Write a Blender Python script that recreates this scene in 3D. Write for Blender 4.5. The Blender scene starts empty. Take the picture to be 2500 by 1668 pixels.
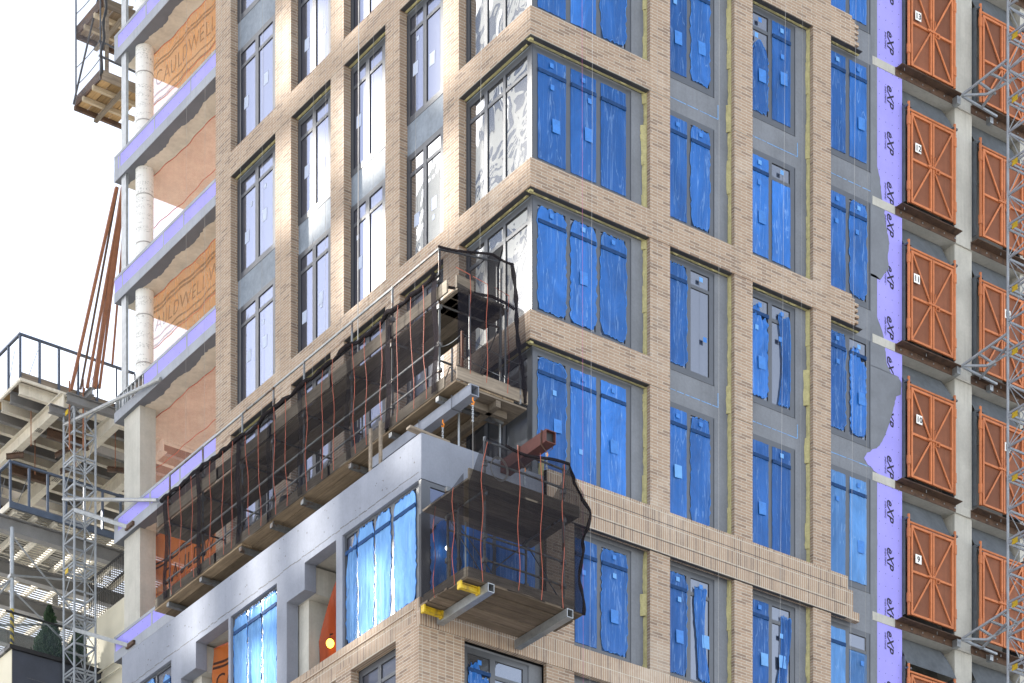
import bpy, bmesh, math, random
from mathutils import Vector, Matrix
rnd = random.Random(7)
RAD = math.radians
SC = bpy.context.scene
COL = SC.collection

# ---------------------------------------------------------------- camera, sky, sun, exposure
# the brick corner of the tower is the world origin: x runs along the blue-film facade, y along the shaded one
F, CX, VY = 6788.0, 1250.0, 4530.0
YAW = math.atan((10750 - 1250) / F)
RV = (math.sin(YAW), math.cos(YAW)); LV = (-RV[1], RV[0])
CAM = (-35.2007, -48.5908, 1.6)
cam_d = bpy.data.cameras.new('camera'); cam = bpy.data.objects.new('camera', cam_d); COL.objects.link(cam)
cam.location = CAM
cam.rotation_euler = (RAD(90), 0, -math.atan2(RV[1], LV[1]))
cam_d.sensor_width = 36; cam_d.lens = F / 2500 * 36
cam_d.shift_y = (VY - 834) / 2500
cam_d.clip_end = 3000
SC.camera = cam

SUN = Vector((-.36, .80, .40)).normalized()
SUN_EL = math.asin(SUN.z); SUN_AZ = math.atan2(SUN.x, SUN.y)
world = bpy.data.worlds.new('World'); SC.world = world; world.use_nodes = True
wn = world.node_tree.nodes; sky = wn.new('ShaderNodeTexSky')
sky.sky_type = 'NISHITA'; sky.sun_disc = False
sky.sun_elevation = SUN_EL; sky.sun_rotation = SUN_AZ
sky.air_density = 1.1; sky.dust_density = 0.6; sky.ozone_density = 1.0
wn['Background'].inputs[1].default_value = 0.15
wl_ = world.node_tree.links       # a thin veil of high cloud whitens the blue
bw = wn.new('ShaderNodeRGBToBW'); wl_.new(sky.outputs[0], bw.inputs[0])
cn = wn.new('ShaderNodeTexNoise'); cn.inputs['Scale'].default_value = 2.2; cn.inputs['Detail'].default_value = 7
tc = wn.new('ShaderNodeTexCoord'); wl_.new(tc.outputs['Generated'], cn.inputs['Vector'])
rg = wn.new('ShaderNodeMapRange'); wl_.new(cn.outputs[0], rg.inputs[0]); rg.inputs[1].default_value = .3; rg.inputs[2].default_value = .7; rg.inputs[3].default_value = .38; rg.inputs[4].default_value = .78
cmb = wn.new('ShaderNodeVectorMath'); cmb.operation = 'SCALE'; cmb.inputs[0].default_value = (1.20, 1.17, 1.19); wl_.new(bw.outputs[0], cmb.inputs['Scale'])
mx = wn.new('ShaderNodeMix'); mx.data_type = 'RGBA'; wl_.new(rg.outputs[0], mx.inputs[0]); wl_.new(sky.outputs[0], mx.inputs[6]); wl_.new(cmb.outputs[0], mx.inputs[7])
wl_.new(mx.outputs[2], wn['Background'].inputs[0])
sl = bpy.data.lights.new('sun', 'SUN'); sl.energy = 5.0; sl.angle = RAD(0.5); sl.color = (1, .95, .86)
so = bpy.data.objects.new('sun', sl); COL.objects.link(so)
so.rotation_euler = SUN.to_track_quat('Z', 'Y').to_euler()
SC.view_settings.view_transform = 'Standard'; SC.view_settings.look = 'None'
SC.view_settings.exposure = 1.72; SC.view_settings.gamma = 1
SC.cycles.max_bounces = 8; SC.cycles.transparent_max_bounces = 16

def ray(px, py):
    a = (px - CX) / F; z = (VY - py) / F
    return (RV[0]*a + RV[1], LV[0]*a + LV[1], z)
def on_y(px, py, y):          # photo pixel -> point on the plane y
    d = ray(px, py); t = (y - CAM[1]) / d[1]
    return (CAM[0] + t*d[0], y, CAM[2] + t*d[2])
def on_x(px, py, x):
    d = ray(px, py); t = (x - CAM[0]) / d[0]
    return (x, CAM[1] + t*d[1], CAM[2] + t*d[2])

# ---------------------------------------------------------------- materials
MATS = {}
class NT:
    def __init__(s, name):
        m = bpy.data.materials.new(name); m.use_nodes = True; s.m = m
        s.t = m.node_tree; s.n = s.t.nodes; s.n.clear()
        s.out = s.n.new('ShaderNodeOutputMaterial')
    def add(s, typ, ins=None, **kw):
        n = s.n.new('ShaderNode' + typ)
        for k, v in kw.items(): setattr(n, k, v)
        for k, v in (ins or {}).items():
            i = n.inputs[k]
            if hasattr(v, 'links') or hasattr(v, 'is_output'): s.t.links.new(v, i)
            else: i.default_value = v
        return n
    def math(s, op, a, b=0.0, c=None):
        n = s.n.new('ShaderNodeMath'); n.operation = op
        for i, v in enumerate((a, b, c)):
            if v is None: continue
            if hasattr(v, 'is_output'): s.t.links.new(v, n.inputs[i])
            else: n.inputs[i].default_value = v
        return n.outputs[0]
    def mix(s, fac, a, b, typ='MIX'):
        n = s.n.new('ShaderNodeMix'); n.data_type = 'RGBA'; n.blend_type = typ
        for i, v in ((0, fac), (6, a), (7, b)):
            if hasattr(v, 'is_output'): s.t.links.new(v, n.inputs[i])
            else: n.inputs[i].default_value = v if i == 0 else (*v[:3], 1)
        return n.outputs[2]
    def ramp(s, fac, stops):
        n = s.n.new('ShaderNodeValToRGB'); e = n.color_ramp.elements
        while len(e) < len(stops): e.new(.5)
        for i, (p, c) in enumerate(stops):
            e[i].position = p; e[i].color = (*c, 1) if len(c) == 3 else c
        s.t.links.new(fac, n.inputs[0]); return n.outputs[0]
    def noise(s, vec, scale, detail=4, rough=.55, dist=0):
        n = s.add('TexNoise', {'Scale': scale, 'Detail': detail, 'Roughness': rough, 'Distortion': dist})
        if vec is not None: s.t.links.new(vec, n.inputs['Vector'])
        return n.outputs[0]
    def obj(s): return s.add('TexCoord').outputs['Object']
    def mapped(s, vec, scale):
        n = s.add('Mapping'); n.inputs['Scale'].default_value = scale; s.t.links.new(vec, n.inputs[0]); return n.outputs[0]
    def bump(s, h, strength=.3, dist=.01):
        n = s.add('Bump', {'Strength': strength, 'Distance': dist, 'Height': h}); return n.outputs[0]
    def vary(s, c, amt):          # every object a shade of its own
        r = s.add('ObjectInfo').outputs['Random']; f = s.math('ADD', s.math('MULTIPLY', r, 2*amt), 1-amt)
        cb = s.add('CombineColor'); [s.t.links.new(f, cb.inputs[i]) for i in range(3)]
        return s.mix(1.0, c, cb.outputs[0], 'MULTIPLY')
    def surf(s, sh): s.t.links.new(sh, s.out.inputs['Surface'])

def plain(name, col, rough=.6, metal=0.0, var=.18, scale=3.0, bump=.15, fine=40.0, streak=0.0, spec=.4, rust=None, vary=0.0):
    k = NT(name); v = k.obj()
    n1 = k.noise(v, scale, 5, .6)
    lo = tuple(c*(1-var) for c in col); hi = tuple(min(1, c*(1+var)) for c in col)
    c = k.ramp(n1, [(.3, lo), (.7, hi)])
    n2 = k.noise(v, fine, 3)
    c = k.mix(.25*var/.18 if var else 0, c, k.ramp(n2, [(.35, lo), (.65, hi)]))
    if vary: c = k.vary(c, vary)
    if streak:
        sv = k.noise(k.mapped(v, (5, 5, .25)), 2.0, 4)
        f = k.math('MULTIPLY', k.ramp(sv, [(.52, (0, 0, 0)), (.72, (1, 1, 1))]), streak)
        c = k.mix(f, c, tuple(x*.55 for x in col))
    if rust:
        f = k.ramp(k.noise(v, 5, 6, .7), [(.5, (0, 0, 0)), (.62, (1, 1, 1))])
        c = k.mix(f, c, rust)
    p = k.add('BsdfPrincipled', {'Base Color': c, 'Roughness': rough, 'Metallic': metal, 'Specular IOR Level': spec})
    if bump: k.t.links.new(k.bump(n2, bump, .006), p.inputs['Normal'])
    k.surf(p.outputs[0]); MATS[name] = k.m; return k.m

def brick(name, kind):
    k = NT(name); v = k.obj()
    sx = k.add('SeparateXYZ'); k.t.links.new(v, sx.inputs[0])
    g = k.add('NewGeometry'); sn = k.add('SeparateXYZ'); k.t.links.new(g.outputs['Normal'], sn.inputs[0])
    isx = k.math('GREATER_THAN', k.math('ABSOLUTE', sn.outputs[0]), .5)
    u = k.math('ADD', k.math('MULTIPLY', isx, sx.outputs[1]), k.math('MULTIPLY', k.math('SUBTRACT', 1.0, isx), sx.outputs[0]))
    cb = k.add('CombineXYZ')
    if kind == 'soldier':
        k.t.links.new(sx.outputs[2], cb.inputs[0]); k.t.links.new(u, cb.inputs[1])
        ins = {'Brick Width': .298, 'Row Height': .0625, 'Mortar Size': .0075}; off = 0.0
    elif kind == 'stack':
        k.t.links.new(u, cb.inputs[0]); k.t.links.new(sx.outputs[2], cb.inputs[1])
        ins = {'Brick Width': .2, 'Row Height': .0672, 'Mortar Size': .0065}; off = 0.0
    else:
        k.t.links.new(u, cb.inputs[0]); k.t.links.new(sx.outputs[2], cb.inputs[1])
        ins = {'Brick Width': .305, 'Row Height': .0672, 'Mortar Size': .0065}; off = .5
    b = k.add('TexBrick', {'Color1': (0, 0, 0, 1), 'Color2': (1, 1, 1, 1), 'Mortar': (.5, .5, .5, 1), 'Scale': 1.0,
                           'Mortar Smooth': .15, 'Bias': 0.0, **ins}, offset=off, offset_frequency=2, squash=1.0)
    k.t.links.new(cb.outputs[0], b.inputs['Vector'])
    c = k.ramp(b.outputs[0], [(0.0, (.125, .09, .078)), (.13, (.18, .13, .105)), (.27, (.30, .212, .152)), (.6, (.37, .272, .20)),
                              (.85, (.33, .234, .17)), (1.0, (.44, .342, .262))])
    n1 = k.noise(v, .7, 5, .6)
    c = k.mix(.35, c, k.ramp(n1, [(.3, (.27, .19, .14)), (.7, (.42, .31, .23))]))
    c = k.mix(.22, c, k.ramp(k.noise(v, 60, 3), [(.3, (.17, .115, .085)), (.7, (.46, .33, .24))]))
    mort = k.ramp(k.noise(v, 12, 4), [(.3, (.42, .39, .335)), (.7, (.55, .515, .45))])
    c = k.mix(b.outputs['Fac'], c, mort)
    # lime bloom left by the bricklayers, in drifting patches
    ef = k.ramp(k.noise(v, .45, 6, .7), [(.56, (0, 0, 0)), (.75, (1, 1, 1))])
    c = k.mix(k.math('MULTIPLY', ef, .42), c, (.62, .56, .49)); c = k.vary(c, .06)
    # mortar smears and rain streaks
    sm = k.ramp(k.noise(k.mapped(v, (1.6, 1.6, 4)), 1.6, 6, .75), [(.6, (0, 0, 0)), (.68, (1, 1, 1))]); c = k.mix(k.math('MULTIPLY', sm, .22), c, (.56, .52, .46))
    rs = k.ramp(k.noise(k.mapped(v, (4, 4, .18)), 1.5, 5, .6), [(.55, (0, 0, 0)), (.75, (1, 1, 1))]); c = k.mix(k.math('MULTIPLY', rs, .28), c, (.19, .14, .11))
    p = k.add('BsdfPrincipled', {'Base Color': c, 'Roughness': .85, 'Specular IOR Level': .25})
    h = k.math('ADD', k.math('SUBTRACT', 1.0, b.outputs['Fac']), k.math('MULTIPLY', k.noise(v, 80, 3), .3))
    k.t.links.new(k.bump(h, .6, .008), p.inputs['Normal'])
    k.surf(p.outputs[0]); MATS[name] = k.m; return k.m

brick('running_brick', 'run'); brick('soldier_brick', 'soldier'); brick('stack_brick', 'stack')
plain('frame_paint', (.054, .061, .076), .36, 0, .12, 2, .05, spec=.8)
plain('membrane', (.165, .178, .205), .7, 0, .2, 1.2, .25, 18, streak=.25)
plain('membrane_coat', (.16, .173, .20), .75, 0, .15, 2, .3, 14)
plain('left_membrane', (.19, .225, .275), .6, 0, .25, 1.5, .25, 12, streak=.2)
plain('slab_coat', (.30, .32, .37), .75, 0, .16, 1.2, .2, 18, streak=.25)
plain('coated_concrete', (.225, .245, .30), .9, 0, .15, .9, .2, 22, streak=.14, spec=.15)
plain('dark_coating', (.13, .14, .165), .7, 0, .15, 1.5, .2)
plain('concrete', (.44, .43, .395), .85, 0, .16, 1.3, .35, 16, streak=.3)
plain('soffit_concrete', (.56, .51, .43), .85, 0, .2, 1.6, .3, 9, rust=None)
plain('dark_core', (.02, .021, .024), .9, 0, .1, 1, 0)  # near-black colour stands in for the shade of unlit rooms
plain('interior', (.16, .155, .15), .9, 0, .2, 1, 0)
plain('insulation', (.42, .385, .20), .95, 0, .25, 7, .9, 30)
plain('sheathing', (.31, .29, .76), .75, 0, .06, 1.4, .08, 30)
plain('print_black', (.02, .018, .03), .8, 0, .2, 20, 0)
plain('angle_steel', (.05, .05, .055), .6, 0, .3, 4, .1)
plain('paper_white', (.8, .8, .78), .8, 0, .05, 10, 0)
plain('galvanized', (.33, .35, .37), .42, .65, .2, 6, .08, rust=None)
plain('mast_steel', (.30, .325, .36), .6, .2, .2, 5, .08)
plain('mast_dark', (.10, .11, .13), .5, .3, .2, 5, .08)
plain('scaffold_steel', (.19, .2, .21), .5, .6, .3, 7, .1, rust=(.12, .075, .05))
plain('black_steel', (.035, .036, .04), .5, .3, .25, 7, .1)
plain('rust_steel', (.105, .062, .042), .75, .15, .35, 6, .2, rust=(.055, .035, .028))
plain('red_oxide', (.12, .042, .034), .6, .1, .25, 5, .1)
plain('rust_rod', (.26, .11, .06), .7, .1, .25, 4, .1)
plain('gate_orange', (.50, .165, .062), .6, 0, .22, 5, .05, streak=.25, vary=.12)
plain('gate_mesh', (.20, .072, .036), .75, 0, .25, 2.2, .35, 120, streak=.35, vary=.2)
plain('tarp_grey', (.105, .118, .135), .65, 0, .25, 2.5, .3, 9, streak=.3)
plain('yellow_paint', (.55, .38, .02), .55, 0, .25, 6, .1, rust=(.25, .16, .04))
plain('beam_white', (.62, .58, .50), .7, 0, .18, 2, .15, streak=.35)
plain('beam_grey', (.20, .20, .205), .65, .1, .2, 2, .15)
plain('deck_metal', (.34, .33, .30), .55, .35, .22, 2, .1)
plain('rail_blue', (.075, .10, .15), .5, .2, .2, 4, .05)
plain('slate_wall', (.055, .062, .082), .8, 0, .2, 1.5, .3)
plain('cream_render', (.66, .62, .50), .85, 0, .07, 1, .1)
plain('white_wall', (.72, .71, .68), .85, 0, .06, 1, .1)
plain('black_paint', (.02, .02, .022), .5, 0, .2, 4, .05)
plain('bark', (.10, .07, .045), .9, 0, .3, 8, .5)
plain('asphalt', (.13, .13, .13), .9, 0, .2, .6, .2)
plain('pavement', (.5, .485, .45), .9, 0, .15, .8, .2)
plain('rope_red', (.40, .10, .06), .7, 0, .2, 8, 0)
plain('line_grey', (.32, .31, .30), .6, 0, .1, 8, 0)
plain('line_white', (.5, .49, .48), .6, 0, .1, 8, 0)
plain('line_pink', (.55, .14, .35), .6, 0, .1, 8, 0)
plain('crack', (.12, .12, .13), .9, 0, .3, 20, 0)
plain('chalk_blue', (.16, .33, .62), .9, 0, .25, 20, 0)
plain('hook_orange', (.75, .25, .03), .5, .1, .2, 8, 0)

def wood(name, axis, col, var=.35, dark=.45):
    k = NT(name); v = k.obj()
    sc = [9, 9, 9]; sc['xyz'.index(axis)] = .6
    n1 = k.noise(k.mapped(v, sc), 2.2, 6, .65)
    lo = tuple(c*(1-var) for c in col); hi = tuple(c*(1+var) for c in col)
    c = k.ramp(n1, [(.3, lo), (.55, col), (.75, hi)])
    f = k.ramp(k.noise(v, 1.1, 5, .7), [(.42, (0, 0, 0)), (.7, (1, 1, 1))])
    c = k.mix(k.math('MULTIPLY', f, dark), c, tuple(x*.4 for x in col)); c = k.vary(c, .42)
    p = k.add('BsdfPrincipled', {'Base Color': c, 'Roughness': .85, 'Specular IOR Level': .2})
    k.t.links.new(k.bump(n1, .35, .008), p.inputs['Normal'])
    k.surf(p.outputs[0]); MATS[name] = k.m
wood('plank_y', 'y', (.27, .205, .14)); wood('plank_x', 'x', (.20, .155, .115)); wood('new_ply', 'y', (.42, .28, .14), .25, .3)
wood('pale_ply', 'x', (.60, .50, .36), .2, .2); wood('old_board', 'x', (.21, .175, .14), .35, .4); wood('old_board_y', 'y', (.235, .20, .16), .35, .4)

def film(name, col, tint, dens, streak, rough=.3, spec=.4):
    k = NT(name); v = k.obj()
    wv = k.noise(k.mapped(v, (4.5, 4.5, .32)), 1.5, 3, .45, .7)          # creases run mostly downwards
    w2 = k.noise(v, 4, 3, .6, 2.0)
    h = k.math('ADD', wv, k.math('MULTIPLY', w2, .45))
    crease_highlight = k.ramp(k.math('ABSOLUTE', k.math('SUBTRACT', wv, .5)), [(0, (1, 1, 1)), (.016, (0, 0, 0))])
    patch = k.ramp(k.noise(k.mapped(v, (1.6, 1.6, .6)), 1.1, 4, .6, .8), [(.32, tuple(c*.72 for c in col)), (.55, col), (.75, tuple(min(1, c*1.25+.012) for c in col))]); patch = k.vary(patch, .25)
    c = k.mix(k.math('MULTIPLY', crease_highlight, streak), patch, (.38, .60, .95))  # pale highlights along the creases, put into the colour
    p = k.add('BsdfPrincipled', {'Base Color': c, 'Roughness': rough, 'Specular IOR Level': spec})
    k.t.links.new(k.bump(h, .6, .06), p.inputs['Normal'])
    t = k.add('BsdfTransparent', {'Color': (*tint, 1)})
    df = k.math('ADD', k.math('MULTIPLY', k.add('ObjectInfo').outputs['Random'], .26), dens-.13)
    m = k.add('MixShader', {'Fac': df}); k.t.links.new(t.outputs[0], m.inputs[1]); k.t.links.new(p.outputs[0], m.inputs[2])
    k.surf(m.outputs[0]); MATS[name] = k.m
film('blue_film', (.021, .143, .495), (.35, .6, 1.0), .76, .34)
film('pale_blue_film', (.10, .29, .66), (.4, .65, 1.0), .7, .35)
film('podium_film', (.17, .36, .70), (.4, .65, 1.0), .8, .3, .8, .03)  # the blue film again, coloured paler for the bright sky it faces
plain('film_over_bar', (.02, .055, .15), .8, 0, .3, 6, .1, spec=.1)
plain('film_over_label', (.038, .18, .54), .3, 0, .2, 6, .05)
plain('film_over_label_pale', (.12, .32, .66), .3, 0, .12, 6, .05)

def glass(name, refl, wavy, dark=(.012, .013, .016), tint=(.80, .86, 1.0)):
    k = NT(name); v = k.obj()
    n = k.noise(v, .9, 2, .5, .6)
    nb = k.bump(n, wavy, .05)
    gl = k.add('BsdfGlossy', {'Color': (*tint, 1), 'Roughness': .015, 'Normal': nb})
    di = k.add('BsdfPrincipled', {'Base Color': (*dark, 1), 'Roughness': .3})
    m = k.add('MixShader', {'Fac': refl}); k.t.links.new(di.outputs[0], m.inputs[1]); k.t.links.new(gl.outputs[0], m.inputs[2])
    k.surf(m.outputs[0]); MATS[name] = k.m
glass('glass_left', .135, .04, (.03, .032, .045), tint=(.50, .62, 1)); glass('glass_wavy', .5, .3, tint=(.95, .97, 1)); glass('glass_dark', .22, .12, (.03, .034, .042))

def net(name, col, dens, trans=0.0, var=.25):
    k = NT(name); v = k.obj()
    n = k.noise(k.mapped(v, (1.5, 1.5, .5)), 1.8, 5, .65, .8)
    f = k.math('ADD', dens - var/2, k.math('MULTIPLY', n, var))
    d = k.add('BsdfDiffuse', {'Color': (*col, 1)}); sh = d.outputs[0]
    if trans:
        tr = k.add('BsdfTranslucent', {'Color': (*col, 1)})
        mm = k.add('MixShader', {'Fac': trans}); k.t.links.new(d.outputs[0], mm.inputs[1]); k.t.links.new(tr.outputs[0], mm.inputs[2]); sh = mm.outputs[0]
    t = k.add('BsdfTransparent', {'Color': (1, 1, 1, 1)})
    m = k.add('MixShader', {'Fac': f}); k.t.links.new(t.outputs[0], m.inputs[1]); k.t.links.new(sh, m.inputs[2])
    k.surf(m.outputs[0]); MATS[name] = k.m
net('debris_net', (.020, .019, .023), .47); net('debris_net_thick', (.022, .019, .022), .85); net('pale_net', (.24, .24, .26), .26); net('debris_net_dense', (.020, .019, .023), .60); net('debris_net_loose', (.018, .017, .022), .64)
net('orange_net', (1.0, .42, .11), .40, .9, .4); net('pink_net', (.95, .45, .33), .30, .8, .3); net('net_print', (.06, .05, .05), .46, 0, .2); net('net_print_dark', (.03, .025, .025), .8, 0, .2)
net('orange_net_strong', (.85, .22, .04), .62, .5, .3); net('rail_glass', (.10, .13, .14), .18, 0, .05)

def leafmat():
    k = NT('thuja_leaf'); v = k.obj()
    c = k.ramp(k.noise(v, 6, 4), [(.3, (.012, .03, .014)), (.7, (.04, .085, .03))])
    p = k.add('BsdfPrincipled', {'Base Color': c, 'Roughness': .7}); k.surf(p.outputs[0]); MATS['thuja_leaf'] = k.m
leafmat()
def emit(name, col, s):
    k = NT(name); e = k.add('Emission', {'Color': (*col, 1), 'Strength': s}); k.surf(e.outputs[0]); MATS[name] = k.m
emit('lamp_yellow', (1, .66, .06), 2.2); emit('lamp_white', (1, .98, .92), 14)

def wrapmat():      # the printed white wrapping round the columns
    k = NT('printed_wrap'); v = k.obj()
    n = k.ramp(k.noise(k.mapped(v, (9, 9, 16)), 2.2, 5, .8), [(.54, (0, 0, 0)), (.58, (1, 1, 1))])
    g = k.ramp(k.noise(k.mapped(v, (1, 1, 7)), 1.5, 2), [(.5, (0, 0, 0)), (.53, (1, 1, 1))])
    c = k.mix(k.math('MULTIPLY', k.math('MULTIPLY', n, g), .8), (.74, .735, .72), (.2, .2, .21))
    p = k.add('BsdfPrincipled', {'Base Color': c, 'Roughness': .7}); k.surf(p.outputs[0]); MATS['printed_wrap'] = k.m
wrapmat()
def stripemat():
    k = NT('hazard_stripe'); v = k.obj(); s = k.add('SeparateXYZ'); k.t.links.new(v, s.inputs[0])
    f = k.math('GREATER_THAN', k.math('FRACT', k.math('MULTIPLY', k.math('ADD', s.outputs[2], s.outputs[0]), 5.0)), .5)
    p = k.add('BsdfPrincipled', {'Base Color': k.mix(f, (.55, .40, .03), (.04, .045, .07)), 'Roughness': .5}); k.surf(p.outputs[0]); MATS['hazard_stripe'] = k.m
stripemat()

# ---------------------------------------------------------------- mesh helpers
def mR(u, d, z): return (u, d, z)            # facade y = 0: u along x, d into the building
def mL(u, d, z): return (d, u, z)            # facade x = 0: u along y
class MB:
    def __init__(s): s.v = []; s.f = []; s.mi = []; s.mats = []; s.cur = 0
    def use(s, m):
        if m not in s.mats: s.mats.append(m)
        s.cur = s.mats.index(m); return s
    def face(s, idx): s.f.append(idx); s.mi.append(s.cur)
    def box(s, a, b, mp=mR):
        n = len(s.v); (x0, y0, z0), (x1, y1, z1) = a, b
        for p in ((x0,y0,z0),(x1,y0,z0),(x1,y1,z0),(x0,y1,z0),(x0,y0,z1),(x1,y0,z1),(x1,y1,z1),(x0,y1,z1)): s.v.append(mp(*p))
        for q in ((0,3,2,1),(4,5,6,7),(0,1,5,4),(1,2,6,5),(2,3,7,6),(3,0,4,7)): s.face([n+i for i in q])
        return s
    def tube(s, pts, r, seg=6, cap=True):
        pts = [Vector(p) for p in pts]; rings = []
        for i, p in enumerate(pts):
            t = (pts[min(i+1, len(pts)-1)] - pts[max(i-1, 0)]).normalized()
            up = Vector((0, 0, 1)) if abs(t.z) < .9 else Vector((1, 0, 0))
            a = t.cross(up).normalized(); b = t.cross(a)
            n = len(s.v); rr = r[i] if isinstance(r, (list, tuple)) else r
            for k in range(seg):
                an = 2*math.pi*k/seg; s.v.append(tuple(p + (a*math.cos(an) + b*math.sin(an))*rr))
            rings.append(n)
        for i in range(len(rings)-1):
            for k in range(seg):
                s.face([rings[i]+k, rings[i]+(k+1) % seg, rings[i+1]+(k+1) % seg, rings[i+1]+k])
        if cap:
            s.face([rings[0]+k for k in range(seg)]); s.face([rings[-1]+k for k in reversed(range(seg))])
        return s
    def bar(s, p0, p1, w, h):         # rectangular bar between two points, h measured upwards
        p0, p1 = Vector(p0), Vector(p1); t = (p1-p0).normalized()
        up = Vector((0, 0, 1)) if abs(t.z) < .95 else Vector((1, 0, 0))
        a = t.cross(up).normalized(); b = a.cross(t)
        n = len(s.v)
        for p in (p0, p1):
            for i, j in ((-1,-1),(1,-1),(1,1),(-1,1)): s.v.append(tuple(p + a*i*w/2 + b*j*h/2))
        for q in ((0,1,2,3),(7,6,5,4),(0,4,5,1),(1,5,6,2),(2,6,7,3),(3,7,4,0)): s.face([n+i for i in q])
        return s
    def ibeam(s, p0, p1, w, h, t=.018):
        p0, p1 = Vector(p0), Vector(p1); u = Vector((0, 0, h/2 - t/2))
        s.bar(p0+u, p1+u, w, t); s.bar(p0-u, p1-u, w, t); s.bar(p0, p1, t, h-2*t); return s
    def grid(s, fn, nu, nv):
        n = len(s.v)
        for j in range(nv+1):
            for i in range(nu+1): s.v.append(tuple(fn(i/nu, j/nv)))
        for j in range(nv):
            for i in range(nu):
                a = n + j*(nu+1) + i; s.face([a, a+1, a+nu+2, a+nu+1])
        return s
    def poly(s, pts, off):            # flat outline with thickness
        n = len(s.v); m = len(pts); off = Vector(off)
        for p in pts: s.v.append(tuple(p))
        for p in pts: s.v.append(tuple(Vector(p)+off))
        s.face(list(range(n, n+m))); s.face(list(reversed(range(n+m, n+2*m))))
        for i in range(m): s.face([n+i, n+(i+1) % m, n+m+(i+1) % m, n+m+i])
        return s
    def build(s, name, mat, parent=None, smooth=False, fix=True, local=False):
        me = bpy.data.meshes.new(name); me.from_pydata(s.v, [], s.f)
        names = s.mats if s.mats else [mat]
        for m in names: me.materials.append(MATS[m])
        if s.mats:
            for p, i in zip(me.polygons, s.mi): p.material_index = i
        if fix:
            bm = bmesh.new(); bm.from_mesh(me); bmesh.ops.recalc_face_normals(bm, faces=bm.faces); bm.to_mesh(me); bm.free()
        if smooth:
            for p in me.polygons: p.use_smooth = True
        o = bpy.data.objects.new(name, me); COL.objects.link(o)
        if parent is not None: attach(o, parent, local)
        return o
WORLD = {}
def attach(o, parent, local=False):      # parts keep world-space vertices unless local
    o.parent = parent
    root = parent
    off = WORLD.get(parent.name, Vector((0, 0, 0)))
    if not local: o.matrix_parent_inverse = Matrix.Translation(-off)
    WORLD[o.name] = Vector((0, 0, 0))
def tag(o, label, cat, group=None, kind=None):
    if label: o['label'] = label
    if cat: o['category'] = cat
    if group: o['group'] = group
    if kind: o['kind'] = kind
    return o
def thing(name, loc, label, cat, group=None):
    o = bpy.data.objects.new(name, None); COL.objects.link(o); o.location = loc; o.empty_display_size = .3
    WORLD[o.name] = Vector(loc); return tag(o, label, cat, group)
def copy_tree(src, loc, label=None):
    r = src.copy(); COL.objects.link(r); r.location = loc
    if label: r['label'] = label
    def rec(a, b):
        for ch in a.children:
            c = ch.copy(); COL.objects.link(c); c.parent = b; rec(ch, c)
    rec(src, r); return r
def letters(text, size, xaxis, yaxis, origin, mat, parent, name, shear=0, bold=0, extrude=.002, align='LEFT', warp=None, space=1.0, local=False):
    cu = bpy.data.curves.new('lettering', 'FONT'); cu.body = text; cu.size = size; cu.shear = shear; cu.offset = bold
    cu.extrude = extrude; cu.align_x = align; cu.space_character = space; cu.resolution_u = 3
    t = bpy.data.objects.new('lettering', cu); COL.objects.link(t); bpy.context.view_layer.update()
    me = bpy.data.meshes.new_from_object(t.evaluated_get(bpy.context.evaluated_depsgraph_get()))
    bpy.data.objects.remove(t); bpy.data.curves.remove(cu)
    X, Y = Vector(xaxis), Vector(yaxis); Z = X.cross(Y); O = Vector(origin)
    for v in me.vertices:
        p = O + X*v.co.x + Y*v.co.y + Z*v.co.z
        if warp: p = Vector(warp(p))
        v.co = p
    me.materials.clear(); me.materials.append(MATS[mat])
    o = bpy.data.objects.new(name, me); COL.objects.link(o)
    if parent is not None: attach(o, parent, local)
    return o
ORD = ['first','second','third','fourth','fifth','sixth','seventh','eighth','ninth','tenth','eleventh','twelfth','thirteenth','fourteenth','fifteenth','sixteenth','seventeenth','eighteenth','nineteenth','twentieth','twenty-first','twenty-second']

# ---------------------------------------------------------------- ground
g = MB().box((-400, -400, -.3), (400, 400, 0)).build('ground', 'pavement'); tag(g, None, None, kind='structure')
g = MB().box((-400, -28, 0), (400, -12, .004)).build('road', 'asphalt'); tag(g, None, None, kind='structure')

# ================================================================ the tower
TOWER = thing('apartment_tower', (5, 7, 0), 'unfinished brick apartment tower with blue film on its windows', 'building')
H0, P = 37.64, 3.28
def B(f): return H0 + P*f                     # underside of the brick band of floor f
TOP = 57.0
def part(mb, name, mat, parent=TOWER, **k): return mb.build(name, mat, parent, **k)

RP = [(3.30, 3.87), (5.75, 6.29), (8.14, 8.69)]                    # piers of the film facade (x)
LP = [(2.72, 3.34), (5.14, 5.74), (7.56, 8.15), (9.99, 10.74), (12.96, 13.72)]   # piers of the shaded facade (y)
def pier(a, b, mp, depth, z0, z1, mat='running_brick'):
    m = MB(); zs = [z0] + [B(f) - .012 for f in range(-4, 7, 1) if z0 + .3 < B(f) < z1] + [z1]
    for i in range(len(zs)-1): m.box((a, 0, zs[i] + (.012 if i else 0)), (b, depth, zs[i+1]), mp)
    part(m, 'brick_pier', mat)
for a, b in RP: pier(a, b, mR, .11, 31.65, TOP)
for a, b in LP: pier(a, b, mL, .216, 31.05, TOP)
for a, b in RP: pier(a, b, mR, .11, 28.0, 30.67)
pier(.44, 1.19, mR, .11, 28.0, 31.65)
for a, b in RP + [(.44, 1.19)]: pier(a, b, mR, .11, 0, 27.43)
part(MB().box((-2.88, 0, 0), (-1.72, .2, 27.43)), 'corner_pier', 'stack_brick')

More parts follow.
